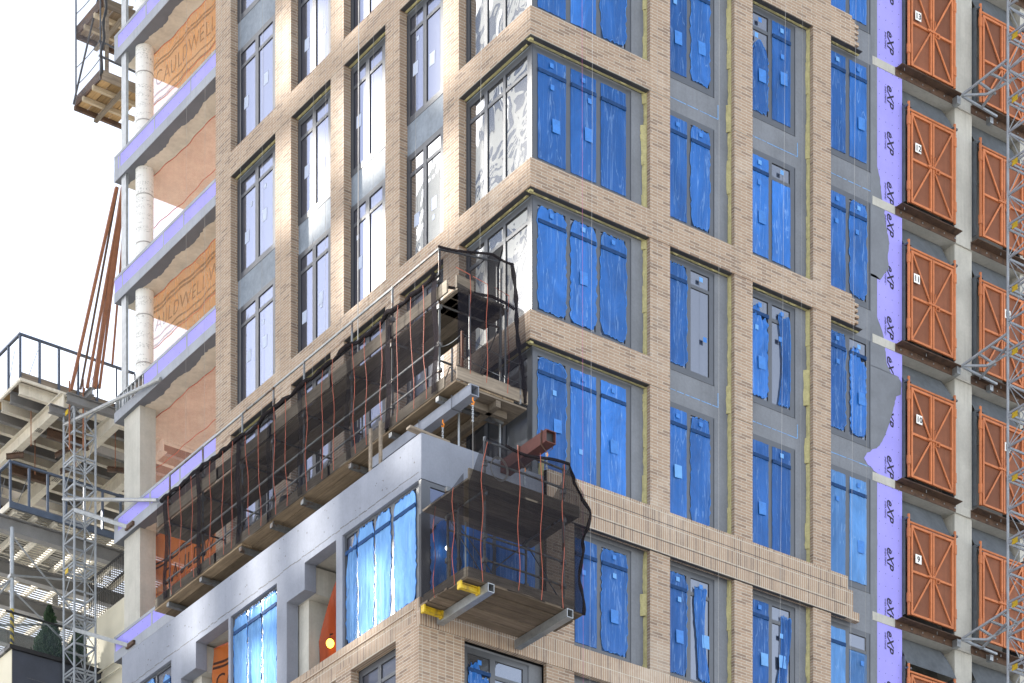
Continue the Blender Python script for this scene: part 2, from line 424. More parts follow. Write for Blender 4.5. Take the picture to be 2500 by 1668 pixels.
def toothed(m, x0, x1, z0, z1, d=.11):        # right-hand end stops in a zigzag of loose courses
    m.box((x0, 0, z0), (x1, d, z1))
    n = int((z1-z0)/.1344)
    for i in range(n):
        zz = z0 + .0672 + i*.1344
        m.box((x1, .003, zz), (x1 + .1 + .05*rnd.random(), d-.003, min(zz+.0672, z1)))
for f in range(-1, 6):
    segs = [(0, 3.30)] if f % 2 else [(0, 3.30), (3.87, 5.75), (6.29, 8.14)]
    for a, b in segs: part(MB().box((a+.004, 0, B(f)), (b-.004, .11, B(f)+.62)), 'brick_band', 'running_brick')
    if f % 2 == 0:
        m = MB(); toothed(m, 8.694, 9.44, B(f), B(f)+.62); m.box((8.694, .002, B(f)+.4), (9.36, .108, B(f)+.70)); part(m, 'brick_band', 'running_brick')
    segs = [(.11, 2.72)] if f % 2 else [(.11, 2.72), (3.34, 5.14), (5.74, 7.56), (8.15, 9.99), (10.74, 12.96)]
    for a, b in segs: part(MB().box((a, 0, B(f)), (b, .216, B(f)+.61), mL), 'brick_band', 'running_brick')
    # steel angle and insulation under each band
    segs = [(.02, 3.28)] if f % 2 else [(.02, 3.28), (3.9, 5.7), (6.3, 8.1), (8.7, 9.7)]
    m = MB(); [m.box((a, .012, B(f)-.014), (b, .3, B(f)-.002)) for a, b in segs]
    segsL = [(.3, 2.7)] if f % 2 else [(.3, 2.7), (3.36, 5.12), (5.76, 7.54), (8.17, 9.97), (10.76, 12.94)]
    [m.box((a, .012, B(f)-.014), (b, .25, B(f)-.002), mL) for a, b in segsL]
    part(m, 'steel_angle', 'angle_steel')
    for mp, ss in ((mR, segs), (mL, segsL)):
        for a, b in ss:
            n = int((b-a)/.07)+2; hh = [.004 + .022*rnd.random()**3 for _ in range(n+1)]
            o = part(MB().grid(lambda s, t: mp(a+(b-a)*s, .125 + .07*t, B(f)-.015-(hh[round(s*n)] if .2 < t < .8 else .004)), n, 3), 'insulation_strip', 'insulation', fix=False)
    part(MB().box((.05, .07, B(f)-.06), (.14, .15, B(f)-.016)), 'insulation_strip', 'insulation')
# soldier course cornice and the lower bands
part(MB().box((.44, -.03, 30.67), (9.2, .11, 31.65)), 'soldier_band', 'soldier_brick')
m = MB(); m.box((9.2, -.03, 30.67), (9.36, .11, 31.35)); m.box((9.36, -.03, 30.67), (9.56, .11, 30.87)); part(m, 'soldier_band', 'soldier_brick')
part(MB().box((-2.88, -.03, 27.43), (9.6, .11, 28.0)), 'soldier_band', 'soldier_brick')
m = MB(); [m.box((a, -.034, z), (9.15, .05, z+.012)) for a, z in ((.46, 30.665), (.46, 31.35), (.46, 30.95))]; part(m, 'mortar_line', 'angle_steel')

# insulation left exposed beside the piers of the film facade
for a, b in RP + [(.44, 1.19)]:
    m = MB(); z = 27.9
    while z < (31.6 if a < 1 else 50):
        h = .25 + .6*rnd.random(); w = .035 + .07*rnd.random()*rnd.random() + (.06 if rnd.random() < .12 else 0)
        m.grid(lambda s, t: (a + .02 - (w + .02*rnd.random())*(1-s), .115 + .09*(1-s)**2 + .01*rnd.random(), z + h*t), 3, 6)
        z += h
    o = part(m, 'insulation_strip', 'insulation', fix=False)
    md = o.modifiers.new('s', 'SOLIDIFY'); md.thickness = .02

# ---------------------------------------------------------------- weatherproof membrane, core and windows
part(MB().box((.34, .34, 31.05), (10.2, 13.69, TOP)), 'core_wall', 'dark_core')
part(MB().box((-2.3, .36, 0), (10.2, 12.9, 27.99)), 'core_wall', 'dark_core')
part(MB().box((.36, .34, 27.99), (10.2, 13.5, 31.05)), 'core_wall', 'interior')
part(MB().box((-2.3, .50, 27.99), (.36, 3.1, 30.52)), 'core_wall', 'dark_core')

def membrane(mp, a, b, wins, z0, z1, mat):
    """sheet between two piers with openings (u0,u1,zb,zt) cut out of it"""
    m = MB(); wins = sorted(wins, key=lambda w: w[2]); z = z0
    for (u0, u1, zb, zt) in wins:
        if zb > z: m.box((a, .216, z), (b, .30, zb), mp)
        m.box((a, .216, zb), (u0, .30, zt), mp); m.box((u1, .216, zb), (b, .30, zt), mp); z = zt
    m.box((a, .216, z), (b, .30, z1), mp)
    part(m, 'membrane_sheet', mat)

def film_mesh(mp, u0, u1, z0, z1, d, style, seed):
    r = random.Random(seed); nu, nv = 14, 26
    jl = [r.random() for _ in range(nv+1)]; jr = [r.random() for _ in range(nv+1)]
    jt = [r.random() for _ in range(nu+1)]; jb = [r.random() for _ in range(nu+1)]
    rag = {'full': .012, 'rag': .045, 'torn': .05, 'strip': .06, 'foot': .04}.get(style, .02)
    ph = r.random()*6
    def f(s, t):
        i, j = round(s*nu), round(t*nv)
        cr = (rag*1.6)*max(0, abs(2*t-1)-.86)/.14 if style != 'full' else 0      # rounded corners
        l = u0 - .012 + rag*jl[j]*1.2 + cr; rr = u1 + .012 - rag*jr[j]*1.2 - cr
        zt = z1 - rag*jt[i]*1.3; zb = z0 + rag*jb[i]*1.3
        if style == 'rag': l -= .02; rr += .025
        if style == 'torn': zt = z1 - (.12 + .36*s + .10*math.sin(9*s+ph))
        if style == 'strip':
            c = .62 + .16*math.sin(3.0*t+ph); w = .20 + .20*abs(t-.45)
            l, rr = u0 + (u1-u0)*(c-w), u0 + (u1-u0)*min(1.04, c+w); zt = z1 - .15 - .1*jt[i]
        if style == 'foot': zt = z0 + (z1-z0)*(.74 - .12*abs(2*s-1)**2) - .05*jt[i]
        u = l + (rr-l)*s; z = zb + (zt-zb)*t
        w = .012*math.sin(9*s+2*t+ph) + .010*math.sin(17*s-1.5*t+ph*2)*(.4+.6*math.sin(3*t+ph)**2) + .008*r.random()
        if style in ('strip', 'torn', 'foot'): w += .03*math.sin(11*s+ph)*(1 if style == 'strip' else t)
        e = min(s, 1-s, t, 1-t)
        return mp(u, d - abs(w)*min(1, .3+e*8), z)
    return MB().grid(f, nu, nv)

WSEED = [11]
def window(mp, u0, u1, panes, zb, zt, gt=None, gb=None, films=None, gmat='glass_dark', fmat='blue_film', post=None, mirror=False, gap=None, stick=True):
    """panes: list of (a,b). The frame mesh is the part; transoms, panes, films and labels hang below it."""
    gt = gt or zt - .13; gb = gb or zb + .14
    m = MB(); fr0, fr1 = .206, .30
    m.box((u0, fr0, gt), (u1, fr1, zt), mp); m.box((u0, fr0, zb), (u1, fr1, gb), mp)
    ps = sorted(panes); edges = [u0] + [e for p in ps for e in p] + [u1]
    for i in range(0, len(edges), 2): m.box((edges[i], fr0, gb), (edges[i+1], fr1, gt), mp)
    # stepped outer profile
    m.box((u0-.018, .209, zb-.018), (u0+.03, .29, zt+.01), mp); m.box((u1-.03, .195, zb-.0), (u1-.012, .29, zt-.02), mp)
    win = part(m, 'window', 'frame_paint')
    t1, t0 = gt - .31, gt - .39
    for i, (a, b) in enumerate(ps):
        st = films[i] if films else None; cov = st in ('full', 'rag', 'torn')
        MB().box((a, .166 if cov else .212, t0), (b, .30, t1), mp).build('transom', 'film_over_bar' if cov else 'frame_paint', win)
    # slim dark gasket round every light
    m = MB()
    for a, b in ps:
        for c0, c1 in ((gb, t0), (t1, gt)):
            for q in (((a, .223, c0), (a+.007, .231, c1)), ((b-.007, .223, c0), (b, .231, c1)), ((a+.007, .226, c0), (b-.007, .24, c0+.007)), ((a+.007, .223, c1-.008), (b-.007, .231, c1))): m.box(*q, mp)
    m.build('gasket', 'black_paint', win)
    for i, (a, b) in enumerate(ps):
        WSEED[0] += 1; r = random.Random(WSEED[0])
        gm = gmat[i] if isinstance(gmat, (list, tuple)) else gmat
        if gap and gap[0] == i:          # sash pushed open: near-black solids stand in for the unlit slot beside the tilted pane
            c = b - (b-a)*gap[1]
            MB().box((a, .231, t1), (b, .24, gt), mp).build('pane', gm, win)
            MB().box((c, .222, gb+.01), (b-.01, .30, t0-.01), mp).build('unlit_slot', 'dark_core', win)
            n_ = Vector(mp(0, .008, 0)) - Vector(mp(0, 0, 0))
            MB().poly([mp(a+.01, .212, t0-.01), mp(c, .212, t0-.42), mp(b-.01, .212, t0-.01)], n_).build('unlit_gap', 'dark_core', win)
            MB().poly([mp(c, .205, gb+.01), mp(c+.045, .205, gb+.01), mp(c+.045, .205, t0-.38), mp(c, .205, t0-.40)], n_).build('sash_edge', 'frame_paint', win)
            MB().box((a, .231, gb), (c, .24, t0), mp).build('pane', gm, win)
        else:
            MB().box((a, .231, gb), (b, .24, t0), mp).build('pane', gm, win)
            MB().box((a, .231, t1), (b, .24, gt), mp).build('pane', gm, win)
        st = films[i] if films else None
        if stick:
            w = b-a; ds = .160 if st else .226
            sm = lambda: ('film_over_label' if r.random() < .7 else 'film_over_label_pale') if st else 'paper_white' if gmat == 'glass_dark' else 'sticker_pale'
            zc = gb + (gt-gb)*(.28 + .12*r.random()); uc = a + w*(.3 + .3*r.random())
            if not st or r.random() < .62: MB().poly([mp(uc, ds, zc), mp(uc+.21, ds, zc+.02*r.random()), mp(uc+.2, ds, zc+.3), mp(uc-.01, ds, zc+.29)], Vector(mp(0, .003, 0)) - Vector(mp(0, 0, 0))).build('label_sticker', sm(), win)
            uc = a + w*(.2 + .45*r.random()); zc = t0 - .18 - .25*r.random() if r.random() < .6 else gb + .3 + .5*r.random()
            if r.random() < .5: MB().box((uc, ds, zc), (uc+.10, ds+.003, zc+.11), mp).build('label_sticker', sm(), win)
            if st and r.random() < .7: uc = a + w*.4; MB().box((uc, ds, t1+.1), (uc+.10, ds+.003, t1+.2), mp).build('label_sticker', sm(), win)
        if st and st != 'bare':
            z1 = gt + .005; z0 = gb
            if st == 'below': z1 = t0 - .01
            fm_ = film_mesh(mp, a, b, z0, z1, .196, 'full' if st == 'below' else st, WSEED[0])
            vs = list(fm_.v); o = fm_.build('protective_film', fmat, win, smooth=True, fix=False)
            if st in ('rag', 'torn', 'strip', 'foot'):
                nu, nv = 14, 26; row = lambda j: [vs[j*(nu+1)+i] for i in range(nu+1)]; colm = lambda i: [vs[j*(nu+1)+i] for j in range(nv+1)]
                ring = row(0) + colm(nu)[1:] + row(nv)[::-1][1:] + colm(0)[::-1][1:]
                MB().tube(ring, [.004 + .012*r.random()**2 for _ in ring], 5).build('film_edge', 'film_over_label', o, smooth=True)
    return win
plain('sticker_pale', (.42, .48, .62), .5, 0, .05, 8, 0)

def zwin(f): return B(f)+.67, B(f+1)-.06
# --- film facade
FILM = {   # column -> floor -> films of its panes
 0: {2: ('full', 'full', 'torn'), 1: ('full', 'full', 'rag'), 0: ('full', 'full', 'full'), -1: ('rag', 'rag', 'rag'), -2: ('rag', 'full', 'full'), -3: ('full', 'rag')},
 1: {2: ('full', 'full'), 1: ('full', 'rag'), 0: ('full', 'rag'), -1: ('rag', 'bare'), -2: ('full', 'rag'), -3: ('rag', 'strip'), -4: ('full', 'full')},
 2: {2: ('full', 'full'), 1: ('foot', 'full'), 0: ('full', 'below'), -1: ('torn', 'strip'), -2: ('full', 'full'), -3: ('full', 'strip'), -4: ('full', 'full')},
 3: {2: ('full', 'full'), 1: ('full', 'full'), 0: ('full', 'rag'), -1: ('rag', 'torn'), -2: ('full', 'full'), -3: ('full', 'below'), -4: ('full', 'full')}}
RW = [(.216, 2.93, [(.35, 1.10), (1.24, 1.93), (2.07, 2.76)], 0.216, 3.40), (3.80, 5.33, [(3.96, 4.50), (4.63, 5.17)], 3.85, 5.80),
      (6.22, 7.77, [(6.38, 6.93), (7.05, 7.60)], 6.25, 8.20), (8.63, 10.14, [(8.79, 9.32), (9.46, 9.99)], 8.65, 10.36)]
for ci, (u0, u1, ps, a, b) in enumerate(RW):
    wl = []
    for f, fl in FILM[ci].items():
        zb, zt = zwin(f); uu, pp = u0, ps
        if f == -2: zb = 31.58
        if f == -3: zb, zt = 28.06, 30.62
        if f == -4: zb, zt = 24.8, 27.38
        if ci == 0 and f == -3: uu, pp = 1.2, ps[1:]
        if ci == 0 and f <= -3: uu, pp = 1.2, [(1.36, 1.95), (2.09, 2.79)]
        wl.append((uu, u1, zb, zt))
        window(mR, uu, u1, pp, zb, zt, films=fl, fmat='pale_blue_film' if (ci == 3 and f <= -2) else 'blue_film')
    if ci == 0:
        membrane(mR, a, b, [w for w in wl if w[2] > 31], 31.0, TOP, 'membrane')
        membrane(mR, 1.15, b, [w for w in wl if w[2] < 31], 27.9, 31.0, 'membrane')
        membrane(mR, 1.15, b, [], 20, 27.9, 'membrane')
    else: membrane(mR, a, b, wl, 20, TOP, 'membrane')
# chalk lines and nail heads on the membrane
m = MB()
for (a, b) in ((3.9, 5.45), (6.3, 7.85), (8.7, 10.2)):
    for f in (1, -1):
        u = a
        while u < b:
            w = .1 + .25*rnd.random(); m.box((u, .2125, B(f)+.215+.01*rnd.random()), (min(b, u+w), .216, B(f)+.235)); u += w + .06*rnd.random()
        m.box((b-.02, .2125, B(f)+.24), (b, .216, B(f)+.55))
part(m, 'chalk_line', 'chalk_blue')
# --- shaded facade
LW = [(.216, 2.72, [(.39, 1.21), (1.30, 1.90), (2.02, 2.60)], .3, 2.75), (3.58, 5.14, [(3.76, 4.33), (4.47, 5.01)], 3.3, 5.16),
      (6.02, 7.57, [(6.19, 6.75), (6.91, 7.45)], 5.7, 7.58), (8.42, 9.99, [(8.59, 9.16), (9.32, 9.87)], 8.1, 10.01), (11.04, 12.96, [(11.21, 11.91), (12.07, 12.78)], 10.7, 12.98)]
for ci, (u0, u1, ps, a, b) in enumerate(LW):
    wl = []
    for f in range(-2, 3 if ci < 2 else 4):
        zb, zt = zwin(f); wl.append((u0, u1, zb, zt))
        gm = 'glass_left'; gap = None
        if ci == 0: gm = 'glass_wavy'
        if ci == 1 and f == 0: gm = 'glass_wavy'
        if ci == 0 and f == -1: gap = (1, .62)
        if ci == 4 and f == -1: gap = (0, .62)
        if ci == 3 and f == -1: gap = (0, .42)
        if ci == 0 and f == -2: gm = 'glass_dark'
        window(mL, u0, u1, ps, zb, zt, gmat=gm, films=None, gap=gap, stick=(ci != 0))
    membrane(mL, a, b, wl, 31.05, TOP, 'left_membrane')
# corner posts
for f in range(-2, 3):
    zb, zt = zwin(f)
    if f == -2: zb = 31.58
    part(MB().box((.203, .203, zb), (.33, .33, zt)), 'corner_post', 'frame_paint')

# ---------------------------------------------------------------- purple sheathing and grey coat, right of the brick
slabs_r = [30.98, 34.30, 37.58, 40.86, 44.19, 47.46, 27.7]
slabs_r.sort()
for i, z in enumerate(slabs_r):
    part(MB().box((10.2, .205, z), (26, 9, z+.2)), 'floor_slab', 'concrete')
    zt = slabs_r[i+1] if i+1 < len(slabs_r) else z+3.2
    m = MB().use('sheathing'); m.box((10.15, .218, z+.2), (11.17, .24, zt))
    if z == 34.30: m.poly([(9.93, .207, 34.74), (10.03, .207, 34.9), (10.12, .207, 34.94), (10.2, .207, 35.03), (10.4, .207, 35.12), (10.4, .207, 34.5), (10.25, .207, 34.53), (10.16, .207, 34.6), (10.05, .207, 34.62)], (0, .004, 0))
    m.use('print_black')
    for uu in (10.42, 10.63, 10.84, 11.05):
        zz = z + .3
        while zz < zt: m.box((uu, .2165, zz), (uu+.014, .2185, zz+.018)); zz += .3
    part(m, 'sheathing_panel', 'sheathing')
for z in (45.2, 46.4, 43.9, 42.8, 41.6, 40.84, 39.6, 38.39, 37.43, 36.3, 35.06, 34.0, 32.86, 31.66, 30.87, 29.67):
    letters('eXP', .30, (0, 0, -1), (1, 0, 0), (10.685, .2145, z), 'print_black', TOWER, 'sheathing_print', shear=.3, bold=.005, extrude=.001)
    letters('SHEATHING', .075, (0, 0, -1), (1, 0, 0), (10.60, .2145, z-.07), 'print_black', TOWER, 'sheathing_print', shear=.3, extrude=.001)
edge = [(10.30, 48.5), (10.3, 45.55), (10.27, 44.9), (10.28, 44.4), (10.33, 44.2), (10.30, 43.5), (10.34, 42.65), (10.30, 42.2), (10.36, 41.8), (10.46, 41.5), (10.50, 41.1), (10.63, 40.93), (10.58, 40.8),
        (10.66, 40.46), (10.75, 40.11), (10.70, 39.8), (10.73, 39.5), (10.59, 39.32), (10.46, 39.14), (10.33, 39.2), (10.34, 38.9), (10.33, 38.27), (10.45, 38.05), (10.54, 37.92), (10.58, 37.75), (10.63, 37.47), (10.68, 37.2), (10.82, 37.01), (11.02, 37.02), (11.15, 36.9), (11.13, 36.62), (10.98, 36.52), (10.92, 36.34), (10.86, 36.1), (10.77, 35.88), (10.62, 35.5), (10.44, 35.19),
        (10.18, 35.0), (9.98, 34.72), (10.1, 34.62), (10.3, 34.5), (10.35, 34.24), (10.33, 33.6), (10.36, 32.85), (10.3, 32.1), (10.23, 31.44), (10.19, 31.02), (10.3, 30.6), (10.27, 30.1), (10.3, 29.53), (10.3, 26.0)]
fine = []
for i in range(len(edge)-1):
    (x0, z0), (x1, z1) = edge[i], edge[i+1]
    n = max(2, int(math.hypot(x1-x0, z1-z0)/.06))
    for k in range(n): fine.append((x0+(x1-x0)*k/n + (rnd.random()-.5)*.022, z0+(z1-z0)*k/n))
fine.append(edge[-1])
m = MB(); n = 0
for i in range(len(fine)-1):
    a = len(m.v)
    for (x, z) in (fine[i], fine[i+1]): m.v += [(10.14, .212, z), (x, .212, z)]
    m.face([a, a+1, a+3, a+2])
o = part(m, 'coating_edge', 'membrane_coat', fix=False)
# ---------------------------------------------------------------- open concrete bays at the far right
for x in (12.95, 15.2, 17.45, 19.7, 21.95, 24.2): part(MB().box((x, .25, 0), (x+.58, .85, TOP)), 'concrete_column', 'concrete')
part(MB().box((10.3, 2.2, 0), (26, 2.4, TOP)), 'back_wall', 'interior')
for z in slabs_r:
    for (a, b) in ((10.93, 12.93), (13.45, 16.2)):
        if z == 27.7: continue
        m = MB(); m.box((a, -.045, z+.155), (b, .2, z+.17)); m.box((a, .187, z+.0), (b, .2, z+.155)); m.box((a, .18, z+.17), (b, .205, z+.19)); 
        part(m, 'ledge_angle', 'rust_steel')
        m = MB(); u = a + .15
        while u < b: m.box((u, .175, z+.07), (u+.03, .19, z+.10)); m.box((u, .04, z+.09), (u+.014, .055, z+.155)) if rnd.random() < .4 else 0; u += .36
        part(m, 'ledge_bolt', 'galvanized')
    for (a, b) in ((11.2, 12.93), (13.58, 15.15)):
        m = MB(); m.grid(lambda s, t: (a+.06-.05*t + (b-a-.08-.10*t)*s, .14+.38*t+.04*math.sin(math.pi*t)*math.sin(5*s+z), z-.78+.775*t), 10, 6)
        part(m, 'grey_tarp', 'tarp_grey', fix=False, smooth=True)
        part(MB().box((a-.01, .14, z-2.95), (a+.012, .7, z-.62)), 'side_board', 'tarp_grey')
        part(MB().box((b-.06, .19, z-2.95), (b-.045, .6, z-.75)), 'side_board', 'tarp_grey')

# ---------------------------------------------------------------- open floors at the far left of the shaded facade
SL = [34.08, 37.31, 40.60, 43.85, 47.15, 50.44, 53.72]
for i, z in enumerate(SL):
    part(MB().box((0.012, 13.73, z), (4.6, 19.3, z+.24)), 'floor_slab', 'soffit_concrete')
    part(MB().box((0, 13.725, z-.004), (.011, 19.31, z+.26), mR), 'slab_edge', 'slab_coat')
    rg_ = [.30 + .05*math.sin(k*.35) + .05*rnd.random() for k in range(61)]
    part(MB().grid(lambda s, t: (.012 + (rg_[round(s*60)]-.012)*t, 19.3 - 5.56*s, z-.004), 60, 1), 'soffit_coat', 'dark_coating', fix=False)
    y1 = 19.3
    if abs(z-40.60) < .01: y1 = 17.6
    m = MB().use('sheathing').box((.005, 13.73, z+.262), (.12, y1, z+.62)); m.use('slab_coat'); yy = 14.6 + rnd.random()
    while yy < y1: m.box((.001, yy, z+.262), (.02, yy+.05+.05*rnd.random(), z+.6)); yy += 1.0 + 1.6*rnd.random()
    m.box((.0, y1-.22, z+.262), (.02, y1-.001, z+.6)) if rnd.random() < .5 else None
    m.use('print_black'); [m.box((.0035, 13.9+.29*k, z+.3+.22*(k % 2)), (.0055, 13.915+.29*k, z+.315+.22*(k % 2))) for k in range(18)]
    part(m, 'sheathing_panel', 'sheathing')
    part(MB().box((-.006, 13.728, z+.60), (.13, y1, z+.68)), 'knee_cap', 'slab_coat')
    if abs(z-40.60) < .01:
        for k in range(8):
            yy = 17.7 + k*.22; part(MB().box((.03, yy, z+.262), (.12, yy+.045, z+.66)), 'wall_stud', 'galvanized')
        part(MB().box((.02, 17.6, z+.661), (.13, 19.3, z+.69)), 'knee_cap', 'galvanized')
part(MB().box((-.02, 13.73, 30.7), (9, 19.32, 31.0)), 'floor_slab', 'concrete')
part(MB().box((-.01, 13.8, 31.02), (.1, 19.3, 31.45)), 'sheathing_panel', 'sheathing')
for i in range(len(SL)-1):
    z0, z1 = SL[i]+.24, SL[i+1]
    if i < 2:
        part(MB().box((.12, 18.05, z0), (.60, 18.95, z1)), 'concrete_column', 'concrete')
    else:
        m = MB().tube([(.42, 18.35, z0), (.42, 18.35, z1)], .245, 20); part(m, 'wrapped_column', 'printed_wrap', smooth=False)
        m = MB(); [m.tube([(.42, 18.35, z0+q), (.42, 18.35, z0+q+.03)], .249, 20) for q in (1.0, 2.3)]; part(m, 'column_strap', 'line_grey')
        part(MB().box((.05, 18.72, z0), (.13, 18.98, z1)), 'steel_post', 'galvanized')
part(MB().box((.12, 18.05, 31.0), (.60, 18.95, 34.08)), 'concrete_column', 'concrete')
part(MB().box((.02, 13.7, 31.05), (4.6, 13.725, TOP)), 'inner_wall', 'soffit_concrete')
letters('28 19 5', .3, (0, -1, 0), (1, 0, 0), (.42, 17.9, 37.303), 'chalk_green', TOWER, 'chalk_writing', extrude=.001) if False else None

# ---------------------------------------------------------------- the podium in front of the setback
XC, XB = -2.755, -2.88
part(MB().box((XC+.3, .1, 30.57), (.44, .4, 31.53)), 'parapet', 'coated_concrete')
part(MB().box((XC+.31, .41, 30.62), (.33, 13.57, 31.04)), 'terrace_slab', 'concrete')
m = MB().use('coated_concrete').box((XC, .1, 30.57), (XC+.3, 13.57, 31.53)); m.use('crack')      # with its crack and form-tie holes
y = .2
while y < 13.4:
    w = .06 + .22*rnd.random(); zz = 30.72 + .03*rnd.random() - .004*y
    m.box((XC-.003, y, zz), (XC+.02, y+w, zz+.012+.012*rnd.random())); y += w + .04*rnd.random()
for k in range(60):
    y, zz = .3+13*rnd.random(), 30.7+.75*rnd.random(); s = .012+.02*rnd.random(); m.box((XC-.003, y, zz), (XC+.02, y+s, zz+s))
part(m, 'parapet', 'crack')
for (a, b, z0, z1) in ((3.22, 3.48, 28.0, 30.57), (5.59, 6.03, 28.0, 30.57), (4.81, 5.59, 29.97, 30.57), (8.14, 8.24, 28.0, 30.57), (9.80, 10.54, 29.95, 30.57), (10.54, 11.02, 28, 30.57), (12.75, 13.57, 0, 30.57)):
    part(MB().box((XC, a, z0), (XC+.3, b, z1)), 'concrete_wall', 'coated_concrete')
part(MB().box((XC+.3, 4.85, 29.97), (-1.1, 5.58, 30.57)), 'drop_beam', 'concrete'); part(MB().box((XC+.3, 9.84, 29.95), (-1.1, 10.5, 30.57)), 'drop_beam', 'concrete')
part(MB().box((-2.42, 5.18, 28), (-1.9, 5.8, 29.97)), 'concrete_column', 'concrete'); part(MB().box((-2.42, 10.12, 28), (-1.9, 10.75, 29.95)), 'concrete_column', 'concrete')
part(MB().box((-.4, 3.1, 27.99), (-.2, 13.5, 30.57)), 'back_wall', 'interior')
part(MB().box((XC+.02, .6, 27.80), (.33, 13.5, 27.985)), 'floor_slab', 'concrete')
mP = lambda u, d, z: (XC + d - .13, u, z)
window(mP, .22, 3.22, [(.40, 1.23), (1.39, 1.96), (2.05, 2.66), (2.72, 3.16)], 28.02, 30.56, gt=30.50, gb=28.12, films=('rag', 'rag', 'rag', 'torn'), fmat='podium_film', gmat='glass_left', stick=False)
window(mP, 6.03, 8.14, [(6.13, 6.74), (6.84, 7.42), (7.49, 8.07)], 28.02, 30.56, gt=30.50, gb=28.12, films=('rag', 'rag', 'rag'), fmat='podium_film', gmat='glass_left', stick=False)
window(mP, 11.02, 12.75, [(11.15, 11.87), (11.95, 12.66)], 28.02, 30.56, gt=30.50, gb=28.12, films=('torn', 'rag'), fmat='podium_film', gmat='glass_left', stick=False)
mQ = lambda u, d, z: (u, d - .09, z)
window(mQ, -2.63, .36, [(-2.52, -1.85), (-1.72, -.95), (-.82, .2)], 28.02, 30.56, gt=30.46, gb=28.12, films=('foot', 'rag', 'full'), gmat='glass_left')
part(MB().box((XC+.005, .11, 28.02), (XC+.125, .2, 30.56)), 'corner_post', 'frame_paint')
# brick of the podium below its windows (shaded side)
m = MB().box((XB, .2, 27.55), (XB+.2, 13.5, 28.0)); part(m, 'soldier_band', 'soldier_brick')
part(MB().box((XB-.02, .2, 27.80), (XB+.1, 13.5, 27.835)), 'brick_ledge', 'running_brick')
part(MB().box((XB+.002, 0, 27.43), (XB+.2, .2, 28.0)), 'soldier_band', 'running_brick')
wL = [(.89, 2.67), (3.30, 5.1), (5.75, 7.55), (8.2, 10.0), (10.7, 12.5)]; e = .2
for (a, b) in wL:
    part(MB().box((XB, e, 0), (XB+.2, a, 27.55)), 'brick_pier', 'running_brick')
    part(MB().box((XB, a, 27.40), (XB+.2, b, 27.55)), 'soldier_band', 'soldier_brick'); e = b
    mW = lambda u, d, z: (XB + d + .0, u, z)
    window(mW, a+.15, b-.01, [(a+.3, (a+b)/2), ((a+b)/2+.13, b-.14)], 24.8, 27.38, gmat='glass_left', films=None)
    part(MB().box((XB+.216, a, 27.37), (XB+.5, b, 27.45)), 'steel_angle', 'angle_steel')
    part(MB().box((XB, a, 0), (XB+.2, b, 24.8)), 'brick_wall', 'running_brick')
    part(MB().box((XB+.216, a-.01, 24.8), (XB+.3, a+.15, 27.37)), 'membrane_sheet', 'left_membrane')
part(MB().box((XB, e, 0), (XB+.2, 13.5, 27.55)), 'brick_pier', 'running_brick')
window(mR, -1.62, .12, [(-1.55+.05, -.92), (-.78, -.05)], 24.8, 27.38, films=('torn', 'foot'))
membrane(mR, -1.75, .47, [(-1.62, .12, 24.8, 27.38)], 20, 27.43, 'membrane')
for a, b in ((1.19, 3.3), (3.87, 5.75), (6.29, 8.14), (8.69, 10.3), (-1.72, .44)):
    part(MB().box((a, 0, 0), (b, .11, 24.2)), 'brick_wall', 'running_brick')

# ================================================================ hoist gates
def make_gate(number):
    W, Hh = 1.52, 2.20
    t = thing('hoist_gate', (0, 0, 0), 'gate', 'gate', 'orange hoist gates on the concrete floors')
    L = dict(local=True)
    m = MB(); m.tube([(0, .0, 0), (0, 0, Hh+.2)], .034, 8); m.tube([(W, 0, 0), (W, 0, Hh+.2)], .034, 8); m.tube([(0, 0, Hh+.02), (W, 0, Hh+.02)], .028, 8)
    for z in (.3, Hh-.35): m.tube([(0, 0, z), (0, 0, z+.22)], .05, 8); m.tube([(W, 0, z), (W, 0, z+.22)], .05, 8)
    m.build('gate_frame', 'gate_orange', t, **L)
    for k in range(2):
        a, b = (.065, W/2-.012) if k == 0 else (W/2+.012, W-.065)
        m = MB(); s = .052
        m.box((a, -.03, .02), (a+s, .02, Hh-.04)); m.box((b-s, -.03, .02), (b, .02, Hh-.04))
        for z in (.02, Hh-.04-s, 1.04): m.box((a+s, -.028, z), (b-s, .018, z+s))
        ce = b-s if k == 0 else a+s; ou = a+s if k == 0 else b-s
        m.bar((ou, -.014, Hh-.1), (ce, -.014, 1.11), .03, .04); m.bar((ou, -.012, .08), (ce, -.012, 1.02), .03, .04)
        leaf = m.build('gate_leaf', 'gate_orange', t, **L)
        MB().box((a+.02, .021, .04), (b-.02, .027, Hh-.06)).build('mesh_panel', 'gate_mesh', leaf, **L)
    m = MB(); m.box((W/2-.16, -.05, 1.05), (W/2+.2, -.032, 1.09)); m.box((W/2+.09, -.056, .98), (W/2+.11, -.034, 1.08)); m.box((W/2+.2, -.056, .98), (W/2+.22, -.034, 1.09)); m.box((W/2+.09, -.056, .965), (W/2+.22, -.034, .98))
    for u in (-.06, .06): m.tube([(W/2+u, -.035, 1.13), (W/2+u, -.07, 1.15), (W/2+u, -.07, 1.32), (W/2+u, -.035, 1.34)], .008, 5)
    m.build('latch', 'gate_orange', t, **L)
    for u in (0, W):
        MB().box((u-.05, -.02, Hh+.08), (u+.09, .10, Hh+.12)).build('clamp', 'mast_dark', t, **L)
    return t
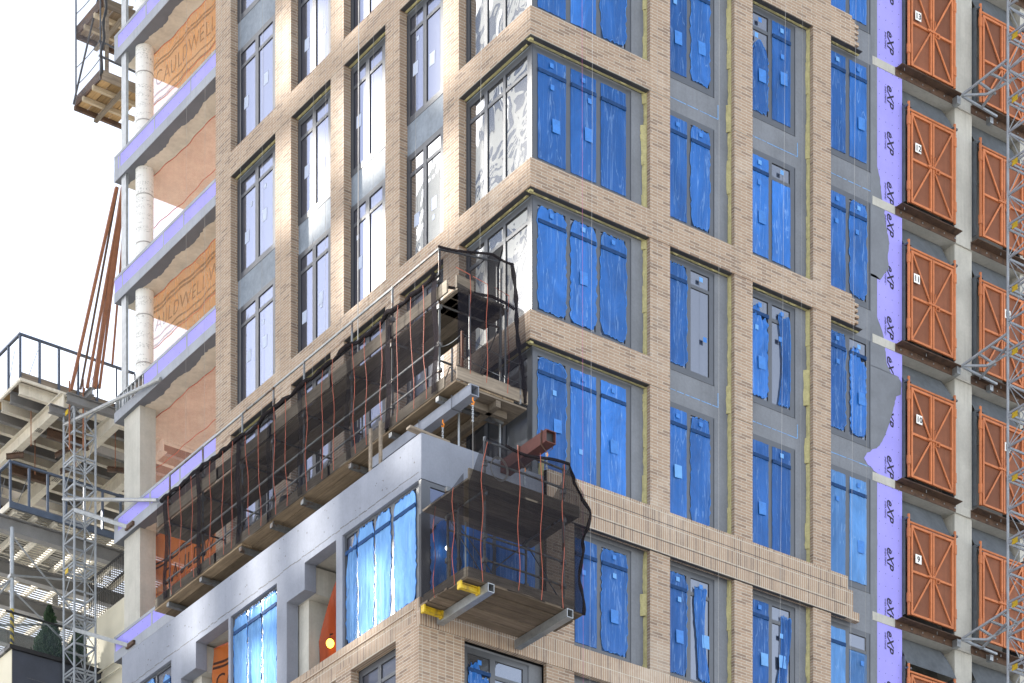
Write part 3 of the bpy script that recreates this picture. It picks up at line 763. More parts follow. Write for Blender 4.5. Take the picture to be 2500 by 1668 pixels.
def add_sign(t, number, u, z):
    L = dict(local=True)
    m = MB().poly([(u, -.042, z), (u+.19, -.042, z), (u+.19, -.042, z+.21), (u, -.042, z+.21)], (0, .008, 0))
    s = m.build('number_sign', 'paper_white', t, **L)
    w = .19
    letters(str(number), .185, (1, 0, 0), (0, 0, 1), (u+w/2, -.0445, z+.04), 'print_black', s, 'sign_digits', bold=.004, align='CENTER', extrude=.001, local=True)
g0 = make_gate(0)
NUM = {44.45: 13, 41.17: 12, 37.87: 11, 34.6: 10, 31.3: 9, 27.72: None}
first = True
for z, nmb in NUM.items():
    for colx, side in ((11.225, 'l'), (13.625, 'r')):
        if first: t = g0; first = False; t.location = (colx, .05, z)
        else: t = copy_tree(g0, (colx, .05, z))
        t.scale = (1 + .01*rnd.random(), 1, 1 + .012*rnd.random())
        if side == 'l':
            t['label'] = ('orange steel double gate with white number %d sign, left of the bare concrete column' % nmb) if nmb else 'orange gate cut off by the bottom edge, left of the concrete column'
        else:
            t['label'] = ('orange gate behind the hoist mast, right of the concrete column, level with gate %d' % nmb) if nmb else 'lowest orange gate right of the bare concrete column, behind the hoist mast'
signs = [o for o in list(COL.objects) if o.name.startswith('hoist_gate') and o.type == 'EMPTY']
SP = {13: (.185, 1.16), 12: (.185, 1.26), 11: (.14, 1.42), 10: (.22, 1.34), 9: (.19, 1.28)}
for o in signs:
    for z, nmb in NUM.items():
        if abs(o.location.z - z) < .01 and nmb:
            if o.location.x < 12: add_sign(o, nmb, *SP[nmb])
            elif nmb in (11, 10): add_sign(o, nmb, .80, 1.55)

# ================================================================ masts
def mast(name, x, y, z0, n, label, stickers, mat='mast_steel', s=.65, h=1.49, ties=()):
    t = thing(name, (x, y, z0), label, 'mast')
    L = dict(local=True)
    def section():
        m = MB(); p = [(0, 0), (s, 0), (s, s), (0, s)]
        for (a, b) in p: m.tube([(a, b, 0), (a, b, h-.004)], .033, 8)
        for k in range(4):
            a, b = p[k], p[(k+1) % 4]
            for zz in (.045, h-.05, h/2): m.bar((*a, zz), (*b, zz), .03, .05)
            if k in (0, 2):
                m.tube([(*a, .06), (*b, h/2)], .013, 5); m.tube([(*b, h/2), (*a, h-.06)], .013, 5)
            else:
                m.tube([(*b, .06), (*a, h/2)], .013, 5); m.tube([(*a, h/2), (*b, h-.06)], .013, 5)
        m.bar((s*.5, .0, 0), (s*.5, .0, h-.004), .03, .03)
        m.tube([(s*.75, s*.5, .06), (s*.4, s*.2, .35), (s*.9, s*.9, h/2)], .012, 5)
        return m.build('mast_section', mat, t, **L)
    s0 = section()
    for k in range(1, n):
        c = s0.copy(); COL.objects.link(c); c.parent = t; c.location = (0, 0, k*h)
    secs = [o for o in t.children]
    for k in stickers:
        MB().box((-.05, s*.45, h-.16), (-.038, s*.72, h-.03)).build('warning_sticker', 'yellow_paint', secs[k], **L)
    return t
# right-hand hoist mast
mr = mast('hoist_mast', 13.2, -1.94, 27.05, 15, 'galvanized lattice hoist mast at the right edge, in front of the orange gates', range(0, 15), 'mast_steel', h=1.508)
m = MB().tube([(.2, -.02, -2), (.2, -.02, 23)], .032, 8); m.build('rack_rail', 'black_paint', mr, local=True)
for z in (44.28, 37.72, 31.1):
    m = MB(); zz = z - 27.05
    a = Vector((-.33, 1.86, zz)); 
    for (p, q) in (((-.33, 1.86, zz), (-.02, .66, zz+.34)), ((-.33, 1.86, zz), (.0, 1.35, zz-.12)), ((.0, 1.35, zz-.12), (.62, .66, zz+.3)), ((.35, 1.86, zz-.05), (-.02, .66, zz+.02)), ((-.2, 1.40, zz+.12), (.25, 1.30, zz-.05)),
                   ((-.12, 1.1, zz+.2), (.40, .95, zz+.1)), ((-.05, .8, zz+.3), (.5, .8, zz+.2)), ((-.33, 1.86, zz-.02), (.9, 1.9, zz-.05))):
        m.bar(p, q, .048, .048)
    m.build('tie_arm', 'mast_steel', mr, local=True)
    m = MB(); m.box((-.40, 1.95, zz-.16), (-.28, 2.12, zz+.02)); m.box((.75, 1.98, zz-.2), (.86, 2.12, zz-.06)); m.build('tie_bracket', 'galvanized', mr, local=True)
# left mast beside the steel decks
ml = mast('lattice_mast', -.3, 21.1, 30.04-1.47*2, 10, 'tall square galvanized lattice mast beside the steel decks at the left', (2, 6, 9), 'mast_steel', h=1.47)
m = MB(); m.ibeam((-.3, -.15, 14.72), (1.25, -.15, 14.72), .16, .25); m.ibeam((-.45, .65, 14.72), (.55, .65, 14.72), .16, .22); m.ibeam((.3, -.5, 14.93), (.3, 1.0, 14.93), .14, .2); m.build('head_beam', 'beam_grey', ml, local=True)
m = MB(); [m.tube([(a, b, 13.5), (a, b, 15.4)], .022, 6) for a, b in ((.22, -.1), (.46, .3), (-.05, .2))]; m.build('threaded_rod', 'rust_rod', ml, local=True)
m = MB()
b0 = Vector((-.3, 21.1, 27.1))
for p, q, r in ((on_x(157, 1037, -.3), on_x(392, 925, -.06), .05), (on_x(155, 1219, -.3), on_x(384, 1221, -.08), .05)):
    m.tube([Vector(p)-b0, Vector(q)-b0], r, 8)
for p, q in ((on_x(184, 1246, -.28), on_x(312, 1287, -.02)), (on_x(180, 1537, -.28), on_x(314, 1576, -.02))):
    m.bar(Vector(p)-b0, Vector(q)-b0, .1, .1)
m.build('tie_arm', 'galvanized', ml, local=True)
m = MB()
for q in (on_x(316, 1284, -.04), on_x(318, 1574, -.04)): c = Vector(q)-b0; m.box((c.x-.03, c.y-.22, c.z-.05), (c.x+.04, c.y+.22, c.z+.05))
m.build('tie_bracket', 'rust_steel', ml, local=True)

# ================================================================ long scaffold above the setback
XO, XI, ZD, ZU, ZT = -1.9, -.32, 32.8, 34.8, 35.98
PY = [.68, 2.52, 4.18, 6.24, 7.62, 9.07, 10.99, 12.66]
sc = thing('pipe_scaffold', (-1.1, 6.5, 31.05), 'long two-level pipe scaffold with timber decks along the shaded facade', 'scaffold')
for i, y in enumerate(PY):
    MB().tube([(XO, y, ZD-.12), (XO, y, ZT)], .026, 8).build('standard', 'scaffold_steel', sc)
    MB().tube([(XI, y, ZD-.12), (XI, y, ZT-.4)], .024, 8).build('standard', 'scaffold_steel', sc)
    m = MB(); m.box((XO-.06, y-.06, ZD-.13), (XI+.06, y+.06, ZD-.03)); m.build('bearer', 'scaffold_steel', sc)
    MB().tube([(XO, y, ZU-.04), (XI, y, ZU-.04)], .024, 6).build('bearer_tube', 'scaffold_steel', sc); MB().tube([(XO, y, ZD+.06), (XI, y, ZD+.06)], .02, 6).build('bearer_tube', 'scaffold_steel', sc)
    for zz in (ZD+.55, ZD+1.1, ZU+.45, ZU-.1): MB().box((XO-.045, y-.045, zz-.04), (XO+.045, y+.045, zz+.05)).build('coupler', 'scaffold_steel', sc)
    MB().tube([(XI, y, 31.05), (XI, y, ZD-.13)], .024, 8).build('leg', 'galvanized', sc); MB().tube([(XO+.5, y, 31.05), (XO+.5, y, ZD-.13)], .024, 8).build('leg', 'galvanized', sc)
for i in range(len(PY)-1):
    a, b = PY[i], PY[i+1]
    m = MB(); m.tube([(XI-.05, a, ZD+.1), (XI-.05, b, ZU-.1)], .012, 5); m.tube([(XI-.06, b, ZD+.1), (XI-.06, a, ZU-.1)], .012, 5); m.build('cross_brace', 'mast_dark', sc)
for z, r in ((ZD+.55, .022), (ZD+1.1, .022), (ZU+.58, .026)):
    MB().tube([(XO-.03, .62, z), (XO-.03, 6, z+.01), (XO-.03, 12.8, z)], r, 8).build('guard_rail', 'galvanized' if z < ZU else 'black_steel', sc)
for i in range(len(PY)-1):
    MB().tube([(XO-.01, PY[i]-.04, ZT-.03), (XO-.01, PY[i+1]-.06, ZT-.03+.01*rnd.random())], .026, 8).build('guard_rail', 'galvanized' if i in (1, 2, 3, 5) else 'scaffold_steel', sc)
MB().tube([(XO, .68, ZT-.04), (-.75, .1, ZT-.2)], .022, 8).build('guard_rail', 'scaffold_steel', sc)
segs = [(-.02, 4.3), (3.9, 9.2), (8.9, 13.35)]
for k, (a, b) in enumerate(segs):
    for j in range(5):
        x = XO - .06 + j*.305
        MB().box((x, a + .2*rnd.random()*(k > 0), ZD + .0 + (k % 2)*.042), (x+.29, b - (.0 if k == 2 else .1)*rnd.random(), ZD+.04+(k % 2)*.042)).build('deck_plank', 'plank_y', sc)
        if not (j == 4): 
            o = MB().box((x+.08, a + .03, ZU + (k % 2)*.042), (x+.37, b, ZU+.04+(k % 2)*.042)).build('deck_plank', 'old_board_y', sc)
for a, b in ((.3, 2.6), (2.45, 5.0), (4.9, 7.7), (7.6, 10.2), (10.1, 13.2)):
    MB().box((XO-.075, a, ZU+.03), (XO-.035, b, ZU+.29+.02*rnd.random())).build('toe_board', 'old_board_y', sc)
    MB().box((XO-.075, a+.1, ZD+.045), (XO-.035, b+.1, ZD+.27+.02*rnd.random())).build('toe_board', 'old_board_y', sc)
MB().box((XO-.05, -.06, ZD+.05), (-.10, -.02, ZD+.33)).build('toe_board', 'old_board', sc)
MB().box((XO-.02, 0, ZU+.02), (XO+.42, .05, ZU+.28)).build('toe_board', 'old_board', sc)
m = MB(); [m.box((XO+.1, .1+.31*j, ZU-.0), (-.5, .38+.31*j, ZU+.04)) for j in range(3)]; m.build('deck_plank', 'old_board', sc)
m = MB(); [m.box((XO+.2, -.02+.31*j, ZD-.05), (-.11, .27+.31*j, ZD-.01)) for j in range(3)]; m.build('deck_plank', 'old_board', sc)
for x in (-1.55, -.62): MB().tube([(x, .05, ZD), (x, .05, ZU)], .022, 7).build('standard', 'galvanized', sc)
MB().box((-1.78, .02, ZD+.02), (-1.73, .07, ZD+1.15)).build('timber_post', 'rust_rod', sc)
MB().tube([(-.3, -.05, ZD), (-.3, -.05, ZD+1.2)], .024, 7).build('standard', 'scaffold_steel', sc); MB().tube([(-.72, .08, ZD+.1), (-.72, .08, ZT-.35)], .026, 7).build('standard', 'scaffold_steel', sc)
def wire(p, q, sag, n=10):
    p, q = Vector(p), Vector(q); return [p.lerp(q, i/n) - Vector((0, 0, sag*4*(i/n)*(1-i/n))) for i in range(n+1)]
m = MB(); m.tube(wire((-1.78, .02, ZD+1.1), (-.3, -.05, ZD+.85), .05), .007, 5); m.tube(wire((-1.78, .02, ZD+.6), (-.3, -.05, ZD+.45), .04), .007, 5); m.tube(wire((XO, .68, ZD+1.05), (-1.76, .03, ZD+1.1), .06), .01, 5); m.build('guard_wire', 'galvanized', sc)
# hollow grey outrigger under the right end
m = MB()
for q in ((-1.80, -.34, ZD-.36, -1.78, 3.6, ZD-.13), (-1.60, -.34, ZD-.36, -1.58, 3.6, ZD-.13), (-1.78, -.34, ZD-.36, -1.60, 3.6, ZD-.34), (-1.78, -.34, ZD-.15, -1.60, 3.6, ZD-.13)): m.box(q[:3], q[3:])
m.build('outrigger_beam', 'coated_concrete', sc)
MB().box((-1.78, 0, ZD-.34), (-1.60, .02, ZD-.15)).build('outrigger_stop', 'black_paint', sc)
m = MB()
for y in (.35, 1.6): m.tube([(-1.82, y, ZD-.38), (-1.82, y, ZD-.1), (-1.56, y, ZD-.1), (-1.56, y, ZD-.38), (-1.82, y, ZD-.38)], .01, 5)
m.build('strap', 'mast_dark', sc)
m = MB(); m.box((-1.5, .3, ZD-.2), (-.4, .42, ZD-.06)); m.box((-.9, 0, ZD-.2), (-.78, 2, ZD-.06)); m.build('bearer', 'old_board', sc)

# black debris net, its ropes
NETTOP = [35.40, 35.42, 35.44, 35.42, 35.45, 35.42, 35.46, 35.44]
def net_top(y):
    y = max(PY[0], min(PY[-1], y))
    for i in range(len(PY)-1):
        if PY[i] <= y <= PY[i+1]:
            t = (y-PY[i])/(PY[i+1]-PY[i]); return NETTOP[i]*(1-t)+NETTOP[i+1]*t - .12*4*t*(1-t)*(.4+.6*(i % 3 == 1)) - .06
    return NETTOP[0]
def nf(s, t):
    y = 13.15*(1-s) + .62*s; zt = net_top(y); z = ZD + .02 + (zt-ZD-.02)*t
    d = .05*math.sin(y*4.1) + .03*math.sin(y*9+z*2) + .02*math.sin(z*5+y)
    pull = min(abs(y-p) for p in PY)
    return (XO - .10 - .03*abs(d)*20*min(1, pull*2)*.12 + d*.35, y, z)
nt = MB().grid(nf, 150, 16).build('debris_net', 'debris_net', None, smooth=True, fix=False)
tag(nt, 'black mesh debris net along the front of the long scaffold', 'net')
def rolled(pts, r):        # gathered hem of the net
    return MB().tube(pts, r, 7)
ys = [12.9 - 12.25*i/80 for i in range(81)]
o = rolled([(XO-.13+.02*math.sin(y*7), y, net_top(y)+.02*math.sin(y*13)) for y in ys], [.035+.02*abs(math.sin(y*3.3)) for y in ys]).build('net_hem', 'debris_net_thick', None, smooth=True)
o.parent = nt
for y in PY:      # thick vertical gathers where two lengths overlap
    zz = [ZD+.05 + (net_top(y)-ZD)*k/12 for k in range(13)]
    o = MB().grid(lambda s, t: (XO-.12-.02*math.sin(t*9+y), y-.11+.2*s+.03*math.sin(t*7+y*3), ZD+.05+(net_top(y)-ZD-.05)*t), 3, 12).build('net_gather', 'debris_net_thick' if y in (.68, 2.52, 10.99, 12.66, 9.07) else 'debris_net', None, smooth=True, fix=False); o.parent = nt
def ne(s, t):
    x = XO - .08 + s*(1.55 if t > .5 else 1.55); y = .62 - .62*min(1, s*1.6)
    zt = ZT - .03 - .16*s - .05*math.sin(s*math.pi)
    zb = ZU + .45 - .5*s*0
    return (x, y - .03*math.sin(s*9+t*3), ZU+.30 - .28*s + (zt - ZU - .30 + .28*s)*t)
n2 = MB().grid(ne, 24, 10).build('debris_net', 'debris_net_dense', None, smooth=True, fix=False)
tag(n2, 'short black net over the upper guard rail at the right end of the long scaffold', 'net')
n3 = MB().grid(lambda s, t: (XO-.08+1.8*s, -.06-.05*math.sin(s*8+t*2)-.10*t*(1-t), ZD+.3+(ZU-ZD-.25)*t), 22, 14).build('debris_net', 'debris_net_loose', None, smooth=True, fix=False)
tag(n3, 'thin black net closing the lower right end of the long scaffold', 'net')
o = MB().tube([ne(i/30, 1) for i in range(31)], .025, 6).build('net_hem', 'debris_net_thick', None); o.parent = n2
o = MB().tube([ne(i/30, 0) for i in range(31)], .03, 6).build('net_hem', 'debris_net_thick', None); o.parent = n2

o = MB().tube([(-.50+.30*t+.03*math.sin(9*t), -.02-.06*t, ZT-.2-(ZT-.2-ZD-.05)*t) for t in [k/24 for k in range(25)]], [.03+.025*math.sin(k*.8)**2 for k in range(25)], 6).build('net_gather', 'debris_net_thick', None, smooth=True); o.parent = n3
shade_net = MB().grid(lambda s, t: (XI+.05-.04*math.sin(s*40+t*3), 13.0-12.2*s, ZD+.1+(ZU-ZD-.2)*t), 70, 8).build('debris_net', 'debris_net', None, smooth=True, fix=False)  # extra dark net, put in to darken the scaffold interior
tag(shade_net, 'dark net added to deepen the shade between the long scaffold and the brick wall', 'net')
for k in range(9):
    y = 1.2 + 1.35*k + .5*rnd.random(); h_ = .5+.9*rnd.random()
    MB().bar((XO+.5+.6*rnd.random(), y, ZD+.05), (XO+.4+.8*rnd.random(), y+.5*rnd.random()-.25, ZD+h_), .12+.1*rnd.random(), .03).build('loose_board', rnd.choice(['old_board_y', 'plank_y', 'pale_ply', 'galvanized']), sc)
ropes = [12.45, 11.85, 11.3, 10.35, 9.75, 9.3, 8.65, 8.1, 7.35, 6.85, 5.9, 5.2, 4.75, 3.9, 3.4, 2.75, 2.1, 1.6, 1.1]
def rope(pts, label, group):
    o = MB().tube(pts, .007, 5).build('red_rope', 'rope_red', None); return tag(o, label, 'rope', group)
for i, y in enumerate(ropes):
    p = rnd.random()*6; sl = .22*rnd.random()-.05
    pts = [(XO-.15-.01*math.sin(k), y - sl*k/12 + .035*math.sin(k*.7+p), ZD+.02+(net_top(y)-ZD-.02)*(1-k/12)) for k in range(13)]
    rope(pts, '%s red rope from the left end, hanging down the long scaffold net' % ORD[i], 'red ropes down the long scaffold net')
for i, x in enumerate((-1.62, -1.18, -.62)):
    pts = [(x - .0*k, -.0 - .06, ZU+.35-.2*i*.3-(ZU-ZD+.1)*k/10) for k in range(11)]
    pts = [(a+.02*math.sin(k*.9+i), b, c) for k, (a, b, c) in enumerate(pts)]
    rope([(x-.25, .1, ZU+.5-.05*i)] + pts, '%s of three red ropes down the narrow right end of the long scaffold' % ['left', 'middle', 'right'][i], 'red ropes down the right end of the long scaffold')
# things lying on the long scaffold
bk = thing('rubble_bucket', (XO+.2, 7.25, ZD+.08), 'round black bucket standing on the long scaffold deck behind the net', 'bucket')
m = MB(); prof = [(.0, 0), (.17, 0), (.23, .1), (.25, .25), (.22, .38), (.20, .38)]
m.grid(lambda s, t: (prof[round(t*5)][0]*math.cos(2*math.pi*s), prof[round(t*5)][0]*math.sin(2*math.pi*s), prof[round(t*5)][1]), 16, 5); m.build('bucket_body', 'black_paint', bk, local=True, smooth=True)
m = MB(); m.tube([(.2*math.cos(a), 0, .38+.2*math.sin(a)) for a in [math.pi*k/8 for k in range(9)]], .008, 5); m.build('handle', 'galvanized', bk, local=True)
for y0, lab in ((8.1, 'pale bag of mortar standing on the long scaffold near the black bucket'), (5.2, 'small pale bag on the long scaffold deck, right of the black bucket')):
    bg = thing('mortar_bag', (XO+.3, y0, ZD+.08), lab, 'bag')
    m = MB(); m.grid(lambda s, t: ((.11+.03*math.sin(5*t))*math.cos(2*math.pi*s)*(1-.4*t**3), (.16+.02*math.sin(9*s))*math.sin(2*math.pi*s)*(1-.3*t**4), .46*t), 14, 7); m.build('bag_body', 'line_white', bg, local=True, smooth=True)
    MB().tube([(-.02, -.07, .45), (0, 0, .49), (.02, .07, .46)], .02, 6).build('bag_neck', 'line_white', bg, local=True)
tag(MB().box((-2.6, .15, 31.535), (-2.44, 1.5, 31.575)).build('loose_plank', 'old_board_y', None), 'loose grey plank lying on top of the parapet corner', 'plank')
tag(MB().bar((-2.95, .30, 31.66), (-1.95, .28, 31.60), .16, .05).build('loose_plank', 'old_board', None), 'short plank laid crosswise over the parapet corner, under the grey outrigger beam', 'plank')
st = thing('prop_post', (-2.74, 2.05, 31.53), 'two drilled rusty flat posts standing on the parapet below the scaffold', 'post')
for y in (1.75, 2.15):
    MB().box((-2.70, y, 31.53), (-2.66, y+.09, 32.5)).build('flat_bar', 'old_board', st)
# chains and hooks at the end of the grey outrigger
for x, y, lab in ((-1.70, -.28, 'orange hook on a chain under the end of the grey outrigger beam'), (-1.70, .85, 'orange hook on a chain left of the grey outrigger beam end, above the parapet')):
    ch = thing('chain_hook', (x, y, ZD-.37), lab, 'hook', 'hooks and cables hanging from the outrigger')
    m = MB(); m.tube([(0, 0, 0), (.01, .02, -.05), (.035, 0, -.1), (.02, 0, -.16), (-.03, 0, -.14)], .016, 6); m.build('hook', 'hook_orange', ch, local=True)
    m = MB(); [m.box((-.012 if k % 2 else -.02, -.012, -.2-.04*k), (.012 if k % 2 else .02, .012, -.172-.04*k)) for k in range(9)]; m.build('chain', 'galvanized', ch, local=True)
    MB().tube([(0, 0, -.52), (.02, 0, -2.0 if y > 0 else -4.6)], .006, 4).build('cable', 'line_grey', ch, local=True)

# ================================================================ corner scaffold on the film facade
X0, X1, Y0, Y1, ZA, ZB = -2.95, .03, -1.86, -.16, 27.68, 29.72
s2 = thing('pipe_scaffold', (-1.4, -1.0, 27.4), 'small netted scaffold hung in front of the podium corner, plank bottom seen from below', 'scaffold')
for j in range(5):
    y = Y1 - .34*(j+1) + .01
    zz = ZA + .02*rnd.random(); MB().box((X0 - .08*rnd.random() + .04, y+.02*rnd.random(), zz), (X1-.3*(j < 2)*rnd.random(), y+.30+.015*rnd.random(), zz+.045)).build('deck_plank', 'plank_x', s2)
    MB().box((X0+.05, y, ZB), (X1-.12, y+.325, ZB+.04)).build('deck_plank', 'old_board', s2)
for x in (-2.42, -.40):
    for y in (-1.74, -.40):
        m = MB().tube([(x, y, ZA+.0), (x, y, ZB+(1.05 if y < -1 else .2))], .028, 8)
        for zz in (ZA+.55, ZA+1.05, ZB-.1, ZB+.5): m.box((x-.045, y-.045, zz-.05), (x+.045, y+.045, zz+.05))
        m.build('standard', 'scaffold_steel', s2)
    m = MB()      # hollow galvanized outrigger
    for q in ((x-.08, Y0-.12, ZA-.19, x-.065, -.1, ZA-.01), (x+.065, Y0-.12, ZA-.19, x+.08, -.1, ZA-.01), (x-.065, Y0-.12, ZA-.19, x+.065, -.1, ZA-.175), (x-.065, Y0-.12, ZA-.025, x+.065, -.1, ZA-.01)): m.box(q[:3], q[3:])
    m.build('outrigger_beam', 'galvanized', s2)
    m = MB().tube([(x, -1.74, ZB-.04), (x, -.3, ZB-.04)], .024, 7); m.build('bearer', 'scaffold_steel', s2)
for y in (-1.64, -.30):
    m = MB(); m.box((X0-.02, y-.05, ZA-.125), (-2.52, y+.05, ZA-.11)); m.box((X0-.02, y-.05, ZA-.025), (-2.52, y+.05, ZA-.01)); m.box((X0-.02, y-.01, ZA-.11), (-2.52, y+.01, ZA-.025)); m.box((-2.99, y-.065, ZA-.14), (-2.95, y+.065, ZA+.015)); m.box((-2.54, y-.06, ZA-.15), (-2.5, y+.06, ZA-.0)); m.build('beam_clamp', 'yellow_paint', s2)
for z in (ZA+.55, ZA+1.05, ZB+.55, ZB+.95):
    MB().tube([(-2.44, -1.77, z), (-1.4, -1.77, z+.012), (-.36, -1.77, z-.01)], .022, 7).build('guard_rail', 'scaffold_steel', s2)
MB().tube([(-2.42, -.40, ZA+1.7), (-.4, -.40, ZA+1.72)], .02, 7).build('guard_rail', 'scaffold_steel', s2)
m = MB(); m.tube([(-2.4, -.5, ZA+.1), (-.45, -.52, ZB-.1)], .013, 5); m.tube([(-.4, -.54, ZA+.1), (-2.4, -.56, ZB-.1)], .013, 5); m.tube([(-2.4, -.5, ZB-.2), (-2.4, -1.7, ZA+.2)], .013, 5); m.tube([(-.4, -.5, ZB-.2), (-.4, -1.7, ZA+.2)], .013, 5); m.build('cross_brace', 'mast_dark', s2)
for (a, b) in (((X0+.08, -1.80, ZA+.05), (X1-.2, -1.76, ZA+.29)), ((X0+.1, -1.80, ZB+.045), (X1-.05, -1.76, ZB+.27))): MB().box(a, b).build('toe_board', 'old_board', s2)
MB().box((X0+.05, -1.75, ZA+.05), (X0+.09, -.2, ZA+.29)).build('toe_board', 'old_board_y', s2)
MB().tube([(X0+.45, -.9, ZA+.05), (X0+.45, -.9, ZB)], .02, 7).build('standard', 'scaffold_steel', s2); MB().tube([(-1.9, -.3, ZA+.05), (-1.9, -.3, ZB)], .02, 7).build('standard', 'galvanized', s2)
MB().box((-2.62, -.75, ZA+.05), (-2.57, -.7, ZA+1.15)).build('timber_post', 'old_board', s2)
def corner_edge(t):      # outline of the loose right-hand edge, from the deck up to the rail
    k = [(0, .06), (.18, -.06), (.34, -.02), (.5, .06), (.62, .16), (.72, .20), (.82, .04), (.92, -.18), (1, -.34)]
    for a, b in zip(k, k[1:]):
        if t <= b[0]: q = (t-a[0])/(b[0]-a[0]); q = q*q*(3-2*q); return a[1] + (b[1]-a[1])*q
    return k[-1][1]
def n2f(s, t):           # front sheet, bulging at its right end
    xr = corner_edge(t); xl = X0 + .02 + .45*max(0, t-.62)/.38
    x = xl + (xr-xl)*s
    top = ZB + 1.0 - .05*math.sin(s*5) - .04*math.sin(s*math.pi)
    z = ZA + .03 + (top - ZA - .03)*t
    return (x, -1.86 - .04*math.sin(x*5+z) - .07*math.sin(math.pi*t)*abs(math.sin(x*2.2)) - .05*math.sin(z*7+x*3)*s*s, z)
nn = MB().grid(n2f, 60, 30).build('debris_net', 'debris_net_dense', None, smooth=True, fix=False); tag(nn, 'black debris net wrapped round the front of the small corner scaffold', 'net')
def n2l(s, t):
    y = -.12 - 1.72*s; top = ZA + 1.95 + .16*s*s
    return (X0 - .03 - .03*math.sin(y*6), y, ZA+.03+(top-ZA)*t)
o = MB().grid(n2l, 22, 20).build('net_side', 'debris_net_dense', None, smooth=True, fix=False); o.parent = nn
def n2r(s, t):
    y = -1.88 + 1.4*s; return (corner_edge(t)*(1-s) + (X1-.1)*s + .02*math.sin(t*9), y, ZA+.05 + (ZB+.95-.5*s-ZA)*t)
o = MB().grid(n2r, 14, 26).build('net_side', 'debris_net_dense', None, smooth=True, fix=False); o.parent = nn
o = MB().tube([n2f(i/40, 1) for i in range(9, 41)], .03, 6).build('net_hem', 'debris_net_thick', None); o.parent = nn
o = MB().tube([n2f(1, 1-i/30) for i in range(31)], [.022+.02*math.sin(i*.7)**2 for i in range(31)], 6).build('net_hem', 'debris_net_thick', None, smooth=True); o.parent = nn
for i, (x, y, z0, z1) in enumerate(((X0-.05, -.75, ZA, ZA+1.9), (X0-.05, -1.45, ZA, ZA+2.0), (-2.62, -1.93, ZA, ZB+.85), (-1.70, -1.95, ZA+.05, ZB+1.0), (-1.12, -1.95, ZA, ZB+1.0), (-.56, -1.95, ZA-.02, ZB+.95))):
    p = rnd.random()*6
    rope([(x+.03*math.sin(k*.8+p)-(.12*(1-k/4) if i == 2 and k < 4 else 0)*-1, y, z1-(z1-z0)*k/14) for k in range(15)], '%s red rope from the left on the net of the small corner scaffold' % ORD[i], 'red ropes down the corner scaffold net')
cc = MB()
for k in range(3):
    c = (-2.1, -1.80-.01*k, ZB+.45); rr = .2+.012*k
    cc.tube([(c[0]+rr*math.cos(a), c[1], c[2]+rr*math.sin(a)*1.1) for a in [2*math.pi*i/28 for i in range(29)]], .007, 4)
tag(cc.build('wire_coil', 'line_grey', None), 'coil of pale wire hung on the upper rail of the small corner scaffold', 'coil')
wl = thing('work_lamp', (-2.25, -.12, ZA+1.47), 'lit white work lamp inside the small corner scaffold', 'lamp')
bm = MB(); bm.grid(lambda s, t: (.035*math.sin(math.pi*t)*math.cos(2*math.pi*s), .035*math.sin(math.pi*t)*math.sin(2*math.pi*s), .045*math.cos(math.pi*t)), 10, 6); bm.build('bulb', 'lamp_white', wl, local=True, smooth=True, fix=False)
MB().tube([(0, 0, .04), (0, 0, .12), (.02, .02, .5)], .014, 6).build('socket', 'black_paint', wl, local=True)
yl = thing('work_lamp', on_x(806, 1571, -2.42), 'lit yellow work lamp hanging at the red net of the podium opening', 'lamp')
bm = MB(); bm.grid(lambda s, t: (.09*math.sin(math.pi*t)*math.cos(2*math.pi*s), .09*math.sin(math.pi*t)*math.sin(2*math.pi*s), .10*math.cos(math.pi*t)), 12, 8); bm.build('bulb', 'lamp_yellow', yl, local=True, smooth=True, fix=False)
MB().tube([(0, 0, .09), (0, 0, .2), (.08, .02, .24)], .016, 6).build('socket', 'black_paint', yl, local=True)
# red steel tube poking out of the terrace above it, with its chains
rb = thing('steel_tube', (-.75, -.9, 31.62), 'dark red square steel tube jutting out over the small corner scaffold', 'beam')
pe = Vector(on_y(1345, 1066, -1.55)); pb = Vector((pe.x-.02, 2.0, pe.z+.02)); d = .13
m = MB()
for q in ((-.13, -.115, -.13, .13), (.115, .13, -.13, .13), (-.115, .115, -.13, -.115), (-.115, .115, .115, .13)):
    m.box((pe.x+q[0], pe.y, pe.z+q[2]), (pe.x+q[1], pb.y, pe.z+q[3]))
m.build('tube', 'red_oxide', rb); MB().box((pe.x-.115, pe.y+.08, pe.z-.115), (pe.x+.115, pe.y+.1, pe.z+.115)).build('tube_stop', 'black_paint', rb)
for y in (-1.4, -.6): MB().tube([(pe.x-.15, y, pe.z+.15), (pe.x+.15, y, pe.z+.15), (pe.x+.15, y, pe.z-.15), (pe.x, y, pe.z-.28), (pe.x-.15, y, pe.z-.15), (pe.x-.15, y, pe.z+.15)], .013, 5).build('shackle', 'rust_steel', rb)
for k, y in enumerate((-1.4, -.6)):
    ch = thing('chain', (pe.x, y, pe.z-.28), ['orange tagged chain at the free end of the dark red steel tube', 'chain halfway along the dark red steel tube'][k], 'chain')
    m = MB(); [m.box((-.014 if q % 2 else -.022, -.014, -.045-.045*q), (.014 if q % 2 else .022, .014, -.01-.045*q)) for q in range(8)]; m.build('links', 'galvanized', ch, local=True)
    MB().tube([(0, 0, 0), (.02, 0, -.03), (.0, 0, -.08)], .02, 6).build('hook', 'hook_orange', ch, local=True)

